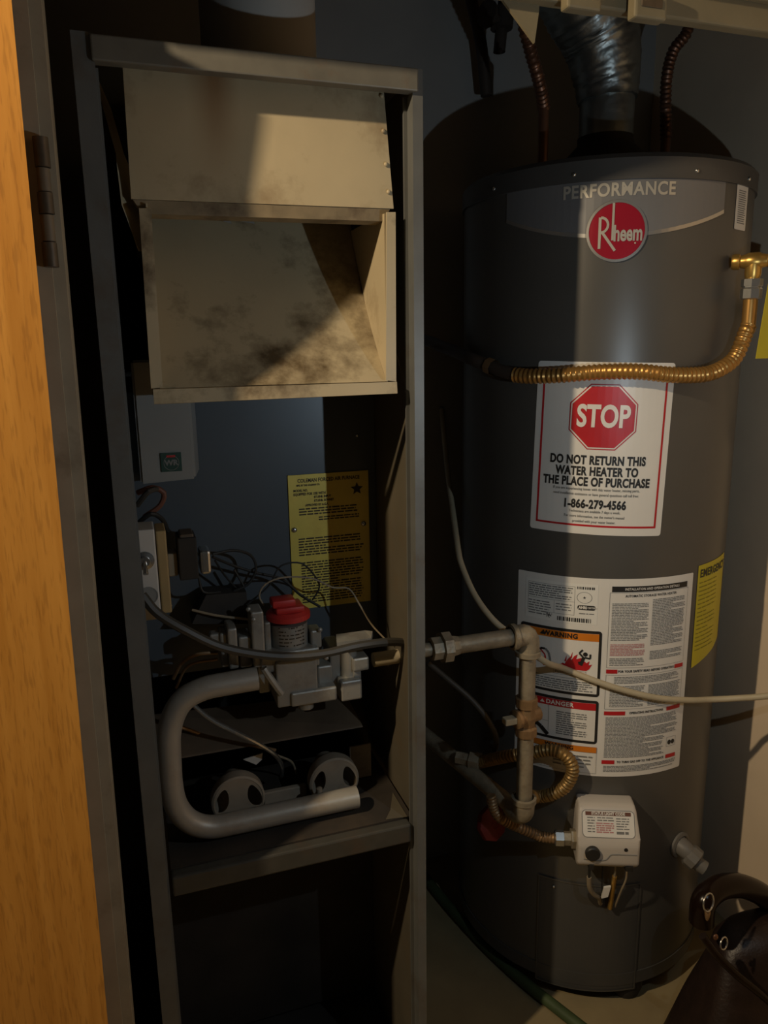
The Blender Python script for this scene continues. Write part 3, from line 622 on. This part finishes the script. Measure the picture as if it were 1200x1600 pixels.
limb(bk2, [(.385, .385), (.375, .415), (.357, .42)], .006); limb(bk2, [(.38, .41), (.372, .43)], .004); limb(bk2, [(.380, .386), (.360, .368), (.378, .350)], .0032); limb(bk2, [(.39, .388), (.418, .392), (.418, .370)], .0032)
limb(rk, [(.10, .375), (.145, .37), (.175, .40), (.180, .43), (.170, .455)], .0025); poly(bk2, [(X(.115), Y(.43)), (X(.15), Y(.43)), (X(.15), Y(.385)), (X(.115), Y(.39))])
limb(bk2, [(.143, .39), (.15, .37), (.175, .368)], .004); limb(gk2 := B(), [(.175, .368), (.195, .385), (.205, .42), (.205, .46)], .004)
frame(gk2, X(.225), Y(.487), X(.40), Y(.460), .0006); rect(gk2, X(.04), Y(.502), X(.46), Y(.5))
heading('Flammable Vapors', .0066, .0001, .95, .305, .474, 'ink', .0028)
para(gk2, X(.09), Y(.565), X(.45), Y(.51), 5, rnd, .5); para(gk2, X(.25), Y(.80), X(.42), Y(.675), 11, rnd, .5, .5)
rect(gk2, X(.205), Y(.815), X(.2065), Y(.655)); rect(gk2, X(.04), Y(.74), X(.205), Y(.7385))
limb(bk2, [(.205, .81), (.165, .775), (.13, .755)], .0075); limb(bk2, [(.15, .765), (.12, .745)], .003); limb(bk2, [(.145, .768), (.112, .757)], .003); limb(bk2, [(.14, .77), (.112, .769)], .003)
limb(bk2, [(.13, .675), (.15, .70), (.155, .73)], .0055); limb(bk2, [(.12, .68), (.14, .70)], .004)
para(gk2, X(.24), Y(.965), X(.455), Y(.89), 4, rnd, .35, .4); frame(gk2, X(.03), Y(.985), X(.475), Y(.845), .0005)
# right column
barq('black_bar', 'ink', .515, .062, .955, .035, .0014); heading('INSTALLATION AND OPERATION DETAILS', .0064, .0002, .85, .74, .0485, 'paper', .0020)
heading('AUTOMATIC STORAGE WATER HEATER', .0064, .0002, .85, .735, .082, 'ink', .0014)
frame(gk, X(.505), Y(.435), X(.965), Y(.065), .0005)
para(gk, X(.52), Y(.30), X(.72), Y(.115), 24, rnd, .5, .5); para(gk, X(.74), Y(.33), X(.95), Y(.10), 30, rnd, .5, .5)
para(gk, X(.74), Y(.40), X(.95), Y(.355), 6, rnd, .5, .5); para(pk, X(.52), Y(.375), X(.71), Y(.315), 8, rnd, .6, .5); para(gk, X(.52), Y(.425), X(.71), Y(.385), 5, rnd, .5, .5)
barq('red_bar', 'redink', .505, .463, .565, .443, .0014); barq('red_bar', 'redink', .905, .463, .965, .443, .0014); heading('FOR YOUR SAFETY READ BEFORE OPERATING', .0062, .0003, .85, .735, .453, 'ink', .0014)
frame(gk, X(.505), Y(.645), X(.965), Y(.47), .0005)
para(gk, X(.55), Y(.515), X(.94), Y(.478), 5, rnd, .5); para(gk, X(.53), Y(.635), X(.725), Y(.525), 14, rnd, .5); para(gk, X(.745), Y(.635), X(.955), Y(.525), 15, rnd, .5)
barq('red_bar', 'redink', .505, .676, .62, .656, .0014); barq('red_bar', 'redink', .87, .676, .965, .656, .0014); heading('OPERATING INSTRUCTIONS', .0062, .0003, .85, .745, .666, 'ink', .0014)
para(gk, X(.515), Y(.80), X(.96), Y(.685), 16, rnd, .5, .5); para(gk, X(.515), Y(.90), X(.87), Y(.80), 14, rnd, .5, .5)
frame(gk, X(.885), Y(.87), X(.95), Y(.82), .0005); poly(bk, [(X(.905)+math.cos(2*PI*k/10)*.004, Y(.848)+math.sin(2*PI*k/10)*.005) for k in range(10)]); poly(bk, [(X(.93)+math.cos(2*PI*k/10)*.004, Y(.848)+math.sin(2*PI*k/10)*.005) for k in range(10)])
barq('red_bar', 'redink', .505, .932, .575, .912, .0014); barq('red_bar', 'redink', .885, .932, .955, .912, .0014); heading('TO TURN GAS OFF TO THE APPLIANCE', .0062, .0003, .85, .73, .922, 'ink', .0014)
para(gk, X(.515), Y(.975), X(.96), Y(.94), 5, rnd, .5, .5)
for nm, b_, m_, lf_ in (('small_print', gk, 'ink2', .0014), ('black_print', bk, 'ink', .0014), ('picture_red', rk, 'redink', .0026), ('pink_print', pk, 'pinkink', .0014), ('white_print', wt, 'paper', .0020), ('danger_triangle', wt2, 'paper', .0031), ('picture_black', bk2, 'ink', .0030), ('panel_small_print', gk2, 'ink2', .0024)):
    L_(nm, b_, m_, lf_)['kind'] = 'stuff'
# yellow notice and side sticker
ya, yz = 22.3, .812
yel = link('yellow_notice', wrap(poly(B(), [(-.040, -.100), (.044, -.082), (.075, -.07), (.075, .103), (-.040, .100)]), ya, yz, 0, .0008), 'yellow', wh)
yel['label'] = 'yellow EMERGENCY notice stuck beside the white label'
bm = addbm(B(), text2d('EMERGENCY', .021, .0007, .80, 'LEFT', sp=1.12), -.034, .083); link('lettering', wrap(bm, ya, yz, 0, .0014), 'ink', yel)
bm = para(B(), -.034, -.07, .034, .07, 17, rnd, .22, .6); link('small_print', wrap(bm, ya, yz, 0, .0014), mat('olive_ink', (.27, .22, .02), .6), yel)
stk = link('side_sticker', wrap(poly(B(), rrect(-.022, -.036, .022, .036, .003)), 24.5, 1.531, 0, .0008), 'paper', wh); stk['label'] = 'small white sticker near the top of the jacket'
bm = B()
for k in range(16): rect(bm, -.015, -.026+k*.0034, .015*rnd.uniform(.6, 1), -.0245+k*.0034)
link('small_print', wrap(bm, 24.5, 1.531, 0, .0014), 'ink2', stk)
# burner access cover
bm = B(); poly(bm, rrect(-.10, -.135, .10, .11, .01)); cov = link('access_cover', wrap(bm, -27, .17, 0, .0012), 'lid', wh)
bm = frame(B(), -.10, -.135, .10, .11, .003); link('cover_edge', wrap(bm, -27, .17, 0, .0030), 'tank', cov)
screw(cov, cyl(-42, .262, HR+.002), (-.6, -.8, 0), .003)
bm = B(); poly(bm, [(math.cos(2*PI*k/24)*.026, -abs(math.sin(2*PI*k/24))*.03 if k > 12 else .0) for k in range(24)]) if False else poly(bm, [(math.cos(PI+PI*k/16)*.028, math.sin(PI+PI*k/16)*.030) for k in range(17)])
link('cable_opening', wrap(bm, -22, .262, 0, .0035), 'soot', cov)
# gas control
ga = math.radians(-23.5); gt = Vector((math.cos(ga), math.sin(ga), 0)); gn = Vector((math.sin(ga), -math.cos(ga), 0)); gz = Vector((0, 0, 1))
go = cyl(-23.5, .420)
def G(t, n, z): return go+gt*t+gn*n+gz*z
prof = [(-.004, -.054), (.055, -.058), (.068, -.045), (.068, -.008), (.062, .006), (.040, .050), (.030, .056), (-.004, .056)]
bm = B(); lf = [bm.verts.new(G(-.056+.004*(z > .03), n, z)) for n, z in prof]; rf = [bm.verts.new(G(.056-.004*(z > .03), n, z)) for n, z in prof]
bm.faces.new(lf); bm.faces.new(rf[::-1])
for i in range(len(prof)): j = (i+1) % len(prof); bm.faces.new((lf[j], lf[i], rf[i], rf[j]))
bmesh.ops.bevel(bm, geom=bm.edges[:], offset=.006, segments=3, affect='EDGES', profile=.5)
ctl = link('gas_control', bm, 'ctl', wh, True); ctl['label'] = 'cream gas control box with a black knob'
sl = (Vector((.040, .050))-Vector((.062, .006))); sl.normalize(); slo = Vector((-sl.y*-1, sl.x*-1))
def slope(bm, lift):
    nn = gn*sl.y*1.0+gz*(-sl.x); nn.normalize()
    return flat(bm, G(0, .051, .028)+nn*lift, gt, gn*sl.x+gz*sl.y)
bm = poly(B(), rrect(-.0475, -.0240, .0475, .0240, .008)); slope(bm, .0004); link('label_outline', bm, 'ink2', ctl)
lb = link('status_label', slope(poly(B(), rrect(-.0463, -.0228, .0463, .0228, .007)), .0008), 'paper', ctl)
bm = B(); rect(bm, -.041, .0145, .041, .0212); slope(bm, .0012); link('label_band', bm, 'wirer', lb)
bm = addbm(B(), text2d('STATUS LIGHT CODE', .0066, .0003, .95), 0, .0178); slope(bm, .0016); link('lettering', bm, 'paper', lb)
bm = B(); para(bm, -.038, -.016, -.024, .013, 6, rnd, .4); para(bm, .014, -.01, .038, .012, 5, rnd, .4); para(bm, .014, -.017, .038, -.012, 1, rnd, .9); para(bm, -.02, .004, .01, .013, 2, rnd, .4); slope(bm, .0012); link('small_print', bm, 'ink2', lb)
bm = B(); para(bm, -.022, -.016, .010, .003, 5, rnd, .6); slope(bm, .0012); link('pink_print', bm, 'pinkink', lb)
one('knob', 'ink', ctl, lathe, [(.0135, 0), (.0135, .008), (.0115, .010), (0, .0102)], G(-.030, .066, -.020), gn, smooth=True)
one('indicator', 'ink', ctl, lathe, [(.0035, 0), (.0035, .0012), (0, .0012)], G(.030, .0675, -.012), gn, seg=14)
bm = B(); tube(bm, [G(-.045, .0682, -.034), G(-.02, .0685, -.036), G(-.004, .0685, -.033), G(.002, .0685, -.024), G(.012, .0685, -.022), G(.05, .0682, -.022)], .0009, .004, 6); link('parting_line', bm, 'ink2', ctl, True)
for t, wd in ((-.03, .008), (.038, .013)): one('socket', 'ink', ctl, hexa, [G(t-wd/2, .069, -.056), G(t+wd/2, .069, -.056), G(t+wd/2, .069, -.047), G(t-wd/2, .069, -.047)], [G(t-wd/2, .05, -.060), G(t+wd/2, .05, -.060), G(t+wd/2, .05, -.047), G(t-wd/2, .05, -.047)])
one('inlet_nut', 'galv', ctl, lathe, [(0, 0), (.018, 0), (.018, .010), (.013, .011), (.013, .026), (0, .026)], G(-.0535, .032, -.018), -gt, seg=6)
one('igniter_cable', 'wirew', ctl, tube, [G(-.030, .05, -.085), G(-.027, .044, -.112), G(-.016, .034, -.135), G(-.004, .024, -.150), G(.003, .008, -.175)], .0045, .006, 8, smooth=True)
one('sensor_wire', 'wire', ctl, tube, [G(-.031, .055, -.056), G(-.030, .05, -.088)], .0025, .006, 8)
one('connector_tag', 'paper', ctl, hexa, [G(-.002, .036, -.142), G(.010, .036, -.138), G(.014, .038, -.114), G(.001, .038, -.117)], [G(-.002, .031, -.142), G(.010, .031, -.138), G(.014, .033, -.114), G(.001, .033, -.117)])
one('burner_tube', 'brassnew', ctl, cylinder, G(.020, .036, -.092), G(.020, .014, -.180), .0045, smooth=True)
one('burner_tube_neck', 'galv', ctl, cylinder, G(.019, .042, -.054), G(.020, .036, -.092), .0022, smooth=True)
one('pilot_wire', 'wirew', ctl, tube, [G(.038, .05, -.058), G(.039, .045, -.09), G(.033, .036, -.125), G(.030, .012, -.178)], .0018, .006, 8, smooth=True)
one('pilot_wire', 'wire', ctl, tube, [G(-.004, .044, -.055), G(-.003, .038, -.10), G(.003, .024, -.16)], .0018, .006, 8, smooth=True)
# drain valve
da = math.radians(15); dn = Vector((math.sin(da), -math.cos(da), 0)); dt = Vector((math.cos(da), math.sin(da), 0)); do = cyl(15, .335)
dv = one('drain_valve', 'drain', wh, tube, [do-dn*.003, do+dn*.014+gz*-.003, do+dn*.026+gz*-.012+dt*.004], lambda t: .019-.003*t, .006, 14, smooth=True)
one('valve_nut', 'drain', dv, lathe, [(0, 0), (.020, 0), (.023, .004), (.023, .020), (.017, .023), (0, .023)], do+dn*.018+gz*-.010+dt*.003, dn+dt*.35-gz*.6, seg=10)
one('spout', 'drain', dv, lathe, [(.014, 0), (.014, .020), (.010, .020), (.009, .005), (0, .005)], do+dn*.032+gz*-.024+dt*.009, dn+dt*.55-gz*.55, smooth=True, seg=18)
one('backplate', 'drain', dv, lathe, [(.026, 0), (.026, .004), (.02, .006)], do, dn, smooth=True, seg=20)

# ------------------------------------------------------------------ vent and water connectors on the heater
vt = thing('vent_duct', 'crinkled foil vent duct rising from the draft hood on the water heater', 'duct', (HC.x, HC.y, HT+.043))
one('draft_hood', 'soot', vt, lathe, [(.085, .03), (.085, .038), (.052, .072), (.052, .085)], (HC.x, HC.y, HT+.04), smooth=True, seg=40)
for k in range(4):
    a = PI/4+k*PI/2; one('hood_leg', 'soot', vt, box, (HC.x+math.cos(a)*.08-.004, HC.y+math.sin(a)*.08-.004, HT+.043), (HC.x+math.cos(a)*.08+.004, HC.y+math.sin(a)*.08+.004, HT+.075))
zb = HT+.12
one('elbow_collar', 'duct', vt, lathe, [(.050, 0), (.050, .075), (.053, .078), (.050, .081)], (HC.x, HC.y, zb), smooth=True, seg=40)
fb = one('foil_bend', 'duct', vt, tube, [(HC.x, HC.y, zb+.07), (HC.x-.003, HC.y, zb+.11), (HC.x-.022, HC.y-.005, zb+.17), (HC.x-.065, HC.y-.012, zb+.23), (HC.x-.12, HC.y-.02, zb+.29), (HC.x-.18, HC.y-.03, zb+.35)], lambda t: .054+.022*min(1, t*2.2), .005, 40, .012, .013, smooth=True)
rc_ = random.Random(5)
for v in fb.data.vertices: v.co += Vector((rc_.uniform(-1, 1), rc_.uniform(-1, 1), rc_.uniform(-1, 1)))*.0016
def conn(lbl, pts, base):
    t = thing('water_connector', lbl, 'pipe', base, 'corrugated water connectors on the heater')
    one('corrugated_tube', 'copper', t, tube, pts, .0105, .0022, 14, .12, .0085, smooth=True)
    b0 = Vector(base); one('nipple', 'copper', t, cylinder, b0, Vector(pts[0])+Vector((0, 0, .01)), .0095, smooth=True)
    one('base_nut', 'oldpipe', t, lathe, [(.02, 0), (.02, .02), (.014, .022)], b0, seg=6)
c0 = Vector((HC.x-.105, HC.y+.0, HT+.043))
c0 = at(848, 240, HC.y-.02); c0.z = HT+.0425
conn('corrugated copper connector rising left of the foil vent duct', [c0+Vector((0, 0, .12)), at(843, 130, HC.y-.05), at(828, 75, HC.y-.08), at(818, 30, HC.y-.09), at(815, -60, HC.y-.09)], c0)
c1 = at(1040, 225, HC.y+.03); c1.z = HT+.0425
conn('corrugated copper connector rising right of the foil vent duct', [c1+Vector((0, 0, .10)), at(1041, 130, HC.y+.03), at(1052, 80, HC.y+.03), at(1075, 45, HC.y+.02), at(1090, -40, HC.y)], c1)
bm = B(); tube(bm, [at(728, -40, 1.57), at(741, 20, 1.57), at(752, 70, 1.57), at(760, 150, 1.57)], .012, .03, 14)
tag(link('drain_line', bm, 'oldpipe', None, True), 'dark pipe running down the back wall between furnace flue and vent duct', 'pipe')
dvv = thing('shutoff_valve', 'black shutoff valve hanging beside the foil vent duct', 'valve', at(783, 20, 1.5))
one('valve_body', 'oldpipe', dvv, lathe, [(.012, -.06), (.012, -.02), (.022, -.018), (.022, .02), (.012, .022), (.012, .2)], at(785, 30, 1.5), (.1, 0, 1), smooth=True, seg=12)
one('handle', 'oldpipe', dvv, lathe, [(.008, 0), (.008, .03), (.024, .032), (.024, .04), (0, .04)], at(780, 30, 1.49), (-.9, -.4, 0), smooth=True, seg=12)

# ------------------------------------------------------------------ relief outlet and flexible tube across the front
def surf(px, py, lift): return on_tank(px, py, HR+lift)
bv = thing('relief_valve', 'brass relief valve with a yellow tag on the side of the heater', 'valve', cyl(50, 1.40))
p = surf(1178, 408, .035); q = Vector((p.x, p.y, p.z))
side = Vector((math.cos(math.radians(46)), math.sin(math.radians(46)), 0)); outn = Vector((math.sin(math.radians(46)), -math.cos(math.radians(46)), 0))
one('tee', 'brassnew', bv, lathe, [(0, -.034), (.011, -.034), (.013, -.03), (.013, -.022), (.010, -.02), (.012, -.012), (.014, -.008), (.014, .008), (.012, .012), (.010, .02), (.013, .024), (.013, .05), (0, .05)], q, outn, smooth=True, seg=18)
one('outlet_neck', 'brassnew', bv, lathe, [(.013, 0), (.013, -.022), (.010, -.03)], q, (0, 0, 1), smooth=True)
one('union_nut', 'steel', bv, lathe, [(.012, -.028), (.017, -.029), (.017, -.04), (.014, -.042), (.017, -.045), (.017, -.06), (.012, -.062)], q, (0, 0, 1), seg=8)
tg = at(1203, 412, q.y-.02); tb = at(1200, 560, q.y-.02)
tgp = one('paper_tag', 'yellow', bv, hexa, [Vector((tg.x-.012, tb.y, tb.z)), Vector((tg.x+.055, tb.y+.01, tb.z)), Vector((tg.x+.06, tg.y+.01, tg.z)), Vector((tg.x+.004, tg.y, tg.z))], [Vector((tg.x-.012, tb.y+.001, tb.z)), Vector((tg.x+.055, tb.y+.011, tb.z)), Vector((tg.x+.06, tg.y+.011, tg.z)), Vector((tg.x+.004, tg.y+.001, tg.z))])
ft = thing('flexible_tube', 'golden corrugated tube bent across the front of the water heater', 'tube', q+Vector((0, 0, -.06)))
p1 = q+Vector((0, 0, -.06)); p2 = q+Vector((0, 0, -.115))
one('smooth_end', 'goldflex', ft, cylinder, p1, p2, .0115, smooth=True)
pts = [p2+Vector((0, 0, .01)), surf(1165, 520, .034), surf(1150, 556, .03), surf(1130, 574, .026), surf(1100, 585, .022), surf(1050, 586, .020), surf(1000, 581, .020), surf(940, 581, .020), surf(880, 586, .020), surf(830, 588, .020), surf(805, 586, .020)]
one('corrugated_tube', 'goldflex', ft, tube, pts, .0125, .0016, 16, .085, .0082, smooth=True)
pts = [surf(808, 586, .020), surf(785, 580, .02), surf(760, 570, .022), surf(735, 560, .03), at(700, 545, 1.42), at(660, 530, 1.5), at(640, 524, 1.60)]
one('dark_end', 'oldpipe', ft, tube, pts, .0115, .01, 14, smooth=True)
one('union_ring', 'oldbrass', ft, lathe, [(.015, 0), (.015, .016), (.012, .018)], surf(772, 575, .021), surf(755, 568, .022)-surf(772, 575, .021), seg=8)

# ------------------------------------------------------------------ gas piping between furnace and heater
GY = 1.085
gp = thing('gas_pipe', 'galvanised gas pipe with union, elbows and shutoff cock between furnace and heater', 'pipe', at(818, 1290, GY))
P = lambda x, y, Y=GY: at(x, y, Y)
one('inlet_pipe', 'cord', fur, tube, [Vector((P(583, 1032).x, GY, P(650, 1021).z)), Vector((FX1+.004, GY, P(650, 1021).z))], .0115, .02, 16, smooth=True)
one('inlet_nipple', 'galv', gp, tube, [Vector((FX1+.006, GY, P(676, 1014).z)), Vector((P(700, 1011).x, GY, P(676, 1014).z))], .0115, .02, 16, smooth=True)
xd = Vector((1, 0, 0)); u0 = P(676, 1014)
un = one('union', 'galv', gp, lathe, [(.014, -.004), (.020, -.003), (.020, .014), (.0265, .015), (.0265, .030), (.018, .034), (.016, .045), (.012, .046)], u0, xd, seg=8)
p0 = P(714, 1006); p0.z = u0.z; e0 = P(822, 1000); e0.z = u0.z
one('run_pipe', 'galv', gp, tube, [p0-xd*.03, e0-xd*.02], .0145, .02, 18, smooth=True)
ex = e0.x+.004
el = one('elbow', 'galv', gp, tube, [(ex-.030, GY, u0.z), (ex-.012, GY, u0.z), (ex-.003, GY, u0.z-.004), (ex, GY, u0.z-.014), (ex, GY, u0.z-.034)], .0195, .004, 18, smooth=True)
one('elbow_bead', 'galv', el, lathe, [(.018, 0), (.0225, .001), (.0225, .009), (.018, .010)], (ex-.034, GY, u0.z), xd, smooth=True)
one('elbow_bead', 'galv', el, lathe, [(.018, 0), (.0225, .001), (.0225, .009), (.018, .010)], (ex, GY, u0.z-.038), (0, 0, 1), smooth=True)
zc = P(828, 1118).z; zb = P(818, 1265).z
one('drop_pipe', 'galv', gp, tube, [(ex, GY, u0.z-.03), (ex, GY, zc+.02)], .0145, .02, 18, smooth=True)
ck = one('shutoff_cock', 'oldbrass', gp, lathe, [(.0145, -.036), (.020, -.035), (.020, -.020), (.015, -.017), (.018, 0), (.015, .017), (.020, .020), (.020, .036), (.0145, .037)], (ex, GY, zc), seg=8)
one('cock_plug', 'oldbrass', ck, lathe, [(.012, -.028), (.014, -.026), (.014, .016), (.017, .018), (.017, .024), (.008, .026)], (ex, GY, zc), (-1, -.2, 0), smooth=True, seg=16)
one('cock_lever', 'cord', ck, box, (ex-.046, GY-.012, zc-.006), (ex-.022, GY+.004, zc+.006), .002)
one('drop_pipe', 'galv', gp, tube, [(ex, GY, zc-.02), (ex, GY, zb+.01)], .0145, .02, 18, smooth=True)
bk_ = Vector((-.12, .95, .02)).normalized(); eb = Vector((ex, GY, zb))
le = one('elbow', 'galv', gp, tube, [eb+Vector((0, 0, .022)), eb+Vector((0, 0, .006)), eb+Vector((0, .003, -.006)), eb+Vector((-.004, .016, -.014)), eb+bk_*.036+Vector((0, 0, -.014))], .0195, .004, 18, smooth=True)
one('elbow_bead', 'galv', le, lathe, [(.018, 0), (.0225, .001), (.0225, .010), (.018, .011)], eb+Vector((0, 0, .016)), (0, 0, 1), smooth=True)
one('feed_pipe', 'galv', gp, tube, [eb+bk_*.03+Vector((0, 0, -.014)), eb+bk_*.53+Vector((-.05, 0, 0))], .0155, .03, 16, smooth=True)
lp = thing('brass_flex_connector', 'brass corrugated gas connector looping in front of the white label', 'tube', P(800, 1185, 1.14))
pts = [P(750, 1191, 1.235), P(790, 1182, 1.175), surf(825, 1177, .035), surf(860, 1172, .03), surf(885, 1182, .03), surf(895, 1203, .032), surf(884, 1228, .033), surf(862, 1241, .034), surf(838, 1245, .034), Vector((ex+.012, GY+.006, P(825, 1246).z))]
one('corrugated_tube', 'oldflex', lp, tube, pts, .0115, .0018, 14, .09, .0065, smooth=True)
one('end_nut', 'galv', lp, lathe, [(.014, 0), (.019, .002), (.019, .022), (.013, .024), (.013, .05)], P(751, 1191, 1.235), Vector((-.75, .66, .02)), seg=6)
l2 = thing('control_flex_connector', 'dark corrugated gas connector running into the gas control box', 'tube', G(-.09, .032, -.018))
pts = [G(-.072, .032, -.018), G(-.088, .032, -.019), G(-.110, .03, -.019), G(-.128, .03, -.014), eb+Vector((-.012, .05, -.052)), eb+Vector((-.03, .055, -.03)), eb+Vector((-.036, .06, 0))]
one('corrugated_tube', 'oldbrass', l2, tube, pts, .0095, .0018, 14, .10, .006, smooth=True)
one('end_nut', 'steel', l2, lathe, [(.010, 0), (.0145, .001), (.0145, .016), (.010, .018)], G(-.076, .032, -.018), -gt, seg=6)
rc = at(768, 1286, 1.19)
rh = one('valve_wheel', mat('dull_red', (.16, .012, .012), .6), None, lathe, [(.0, .004), (.010, .012), (.024, .010), (.034, .006), (.036, 0), (.034, -.006), (.024, -.002), (.010, -.006), (0, -.006)], rc, (.3, -1, .35), smooth=True, seg=8)
tag(rh, 'dull red valve wheel behind the lower pipe elbow', 'valve')

# ------------------------------------------------------------------ loose cables and hose
pts = [at(690, 640, 1.608), at(700, 740, 1.50), at(710, 815, 1.36), at(716, 860, 1.28), at(722, 885, 1.25), at(742, 930, 1.20), at(770, 968, 1.16), at(800, 993, 1.135), at(850, 1033, 1.09), surf(880, 1044, .012), surf(930, 1064, .010), surf(980, 1080, .010), surf(1030, 1091, .012), surf(1075, 1094, .016), surf(1110, 1093, .03), at(1150, 1091, 1.03), at(1210, 1086, .985), Vector((XR-.004, .955, at(1230, 1084, .955).z))]
tag(one('beige_cable', 'cord', None, tube, pts, .0058, .01, 10, smooth=True), 'beige cable sagging across the big white instruction label', 'cable')
pts = [at(668, 1035, 1.25), at(700, 1062, 1.24), at(735, 1092, 1.22), at(762, 1125, 1.20), at(775, 1155, 1.20), at(770, 1180, 1.22)]
tag(one('black_cable', 'blackc', None, tube, pts, .006, .01, 10, smooth=True), 'thin black cable drooping below the pipe union', 'cable')
pts = [at(672, 1395, 1.30), at(720, 1440, 1.22)]
def onz(x, y, z): r = ray(x, y); return EYE + r*((z-EYE.z)/r.z)
pts = [onz(660, 1365, .012), onz(700, 1415, .012), onz(760, 1480, .012), onz(820, 1535, .012), onz(870, 1575, .012), onz(930, 1622, .012)]
tag(one('garden_hose', 'hose', None, tube, pts, .0115, .02, 14, smooth=True), 'dark green hose lying on the floor in front of the heater', 'hose')

# ------------------------------------------------------------------ handbag on the floor, lower right
bgx = Vector((1.02, .875, 0)); bg_ = thing('handbag', 'dark leather bag with metal rings slumped against the beige wall', 'bag', bgx)
bm = B(); rings = []; n = 40
for i in range(15):
    t = i/14; z = .002+.275*t
    wx = .188*(1-.40*t) if t < .9 else .188*.64*(1-.5*(t-.9)/.1)
    wy = .105*(1-.55*t) if t < .9 else .105*.505*(1-.5*(t-.9)/.1)
    if i == 0: wx, wy = .178, .095
    ring = []
    for k in range(n):
        a = 2*PI*k/n; ca, sa_ = math.cos(a), math.sin(a); e = .62
        x = math.copysign(abs(ca)**e, ca)*wx*(1+.03*math.sin(3*a+5*t)); y = math.copysign(abs(sa_)**e, sa_)*wy*(1+.05*math.sin(4*a+9*t))
        cr_ = math.cos(-.25); sr_ = math.sin(-.25)
        ring.append(bm.verts.new(bgx+Vector((x*cr_-y*sr_+.055*t, x*sr_+y*cr_+.03*t, z))))
    rings.append(ring)
for a, b in zip(rings, rings[1:]):
    for k in range(n): bm.faces.new((a[k], a[(k+1) % n], b[(k+1) % n], b[k]))
bm.faces.new(rings[0][::-1]); bm.faces.new(rings[-1])
bod = link('body', bm, 'bag', bg_, True)
one('handle', 'bagband', bg_, tube, [at(1096, 1440, .90), at(1100, 1408, .90), at(1122, 1388, .91), at(1155, 1384, .92), at(1190, 1398, .93), at(1215, 1425, .94), at(1225, 1470, .94)], .021, .008, 18, smooth=True)
rg = at(1107, 1410, .865); one('ring', 'steel', bg_, torus, rg, (.3, -1, .2), .0145, .0014, smooth=True)
one('clasp', 'oldbrass', bg_, lathe, [(.003, 0), (.005, .004), (.004, .014), (.002, .02)], rg+Vector((0, 0, -.014)), (0, 0, -1), smooth=True, seg=10)
rg2 = at(1131, 1474, .85); one('ring', 'steel', bg_, torus, rg2, (.3, -1, .2), .010, .0014, smooth=True)
screw(bg_, at(1118, 1464, .85), (0, -1, .3), .005, 'copper', 'rivet')
one('strap', 'bagband', bg_, tube, [at(1098, 1462, .855), at(1118, 1490, .845), at(1150, 1522, .83), at(1185, 1550, .82), at(1220, 1580, .82)], .007, .01, 10, smooth=True)
for o in bpy.data.objects:
    if o.name.split('.')[0] in ('small_print', 'dial_print', 'engraved_text'): o['kind'] = 'stuff'
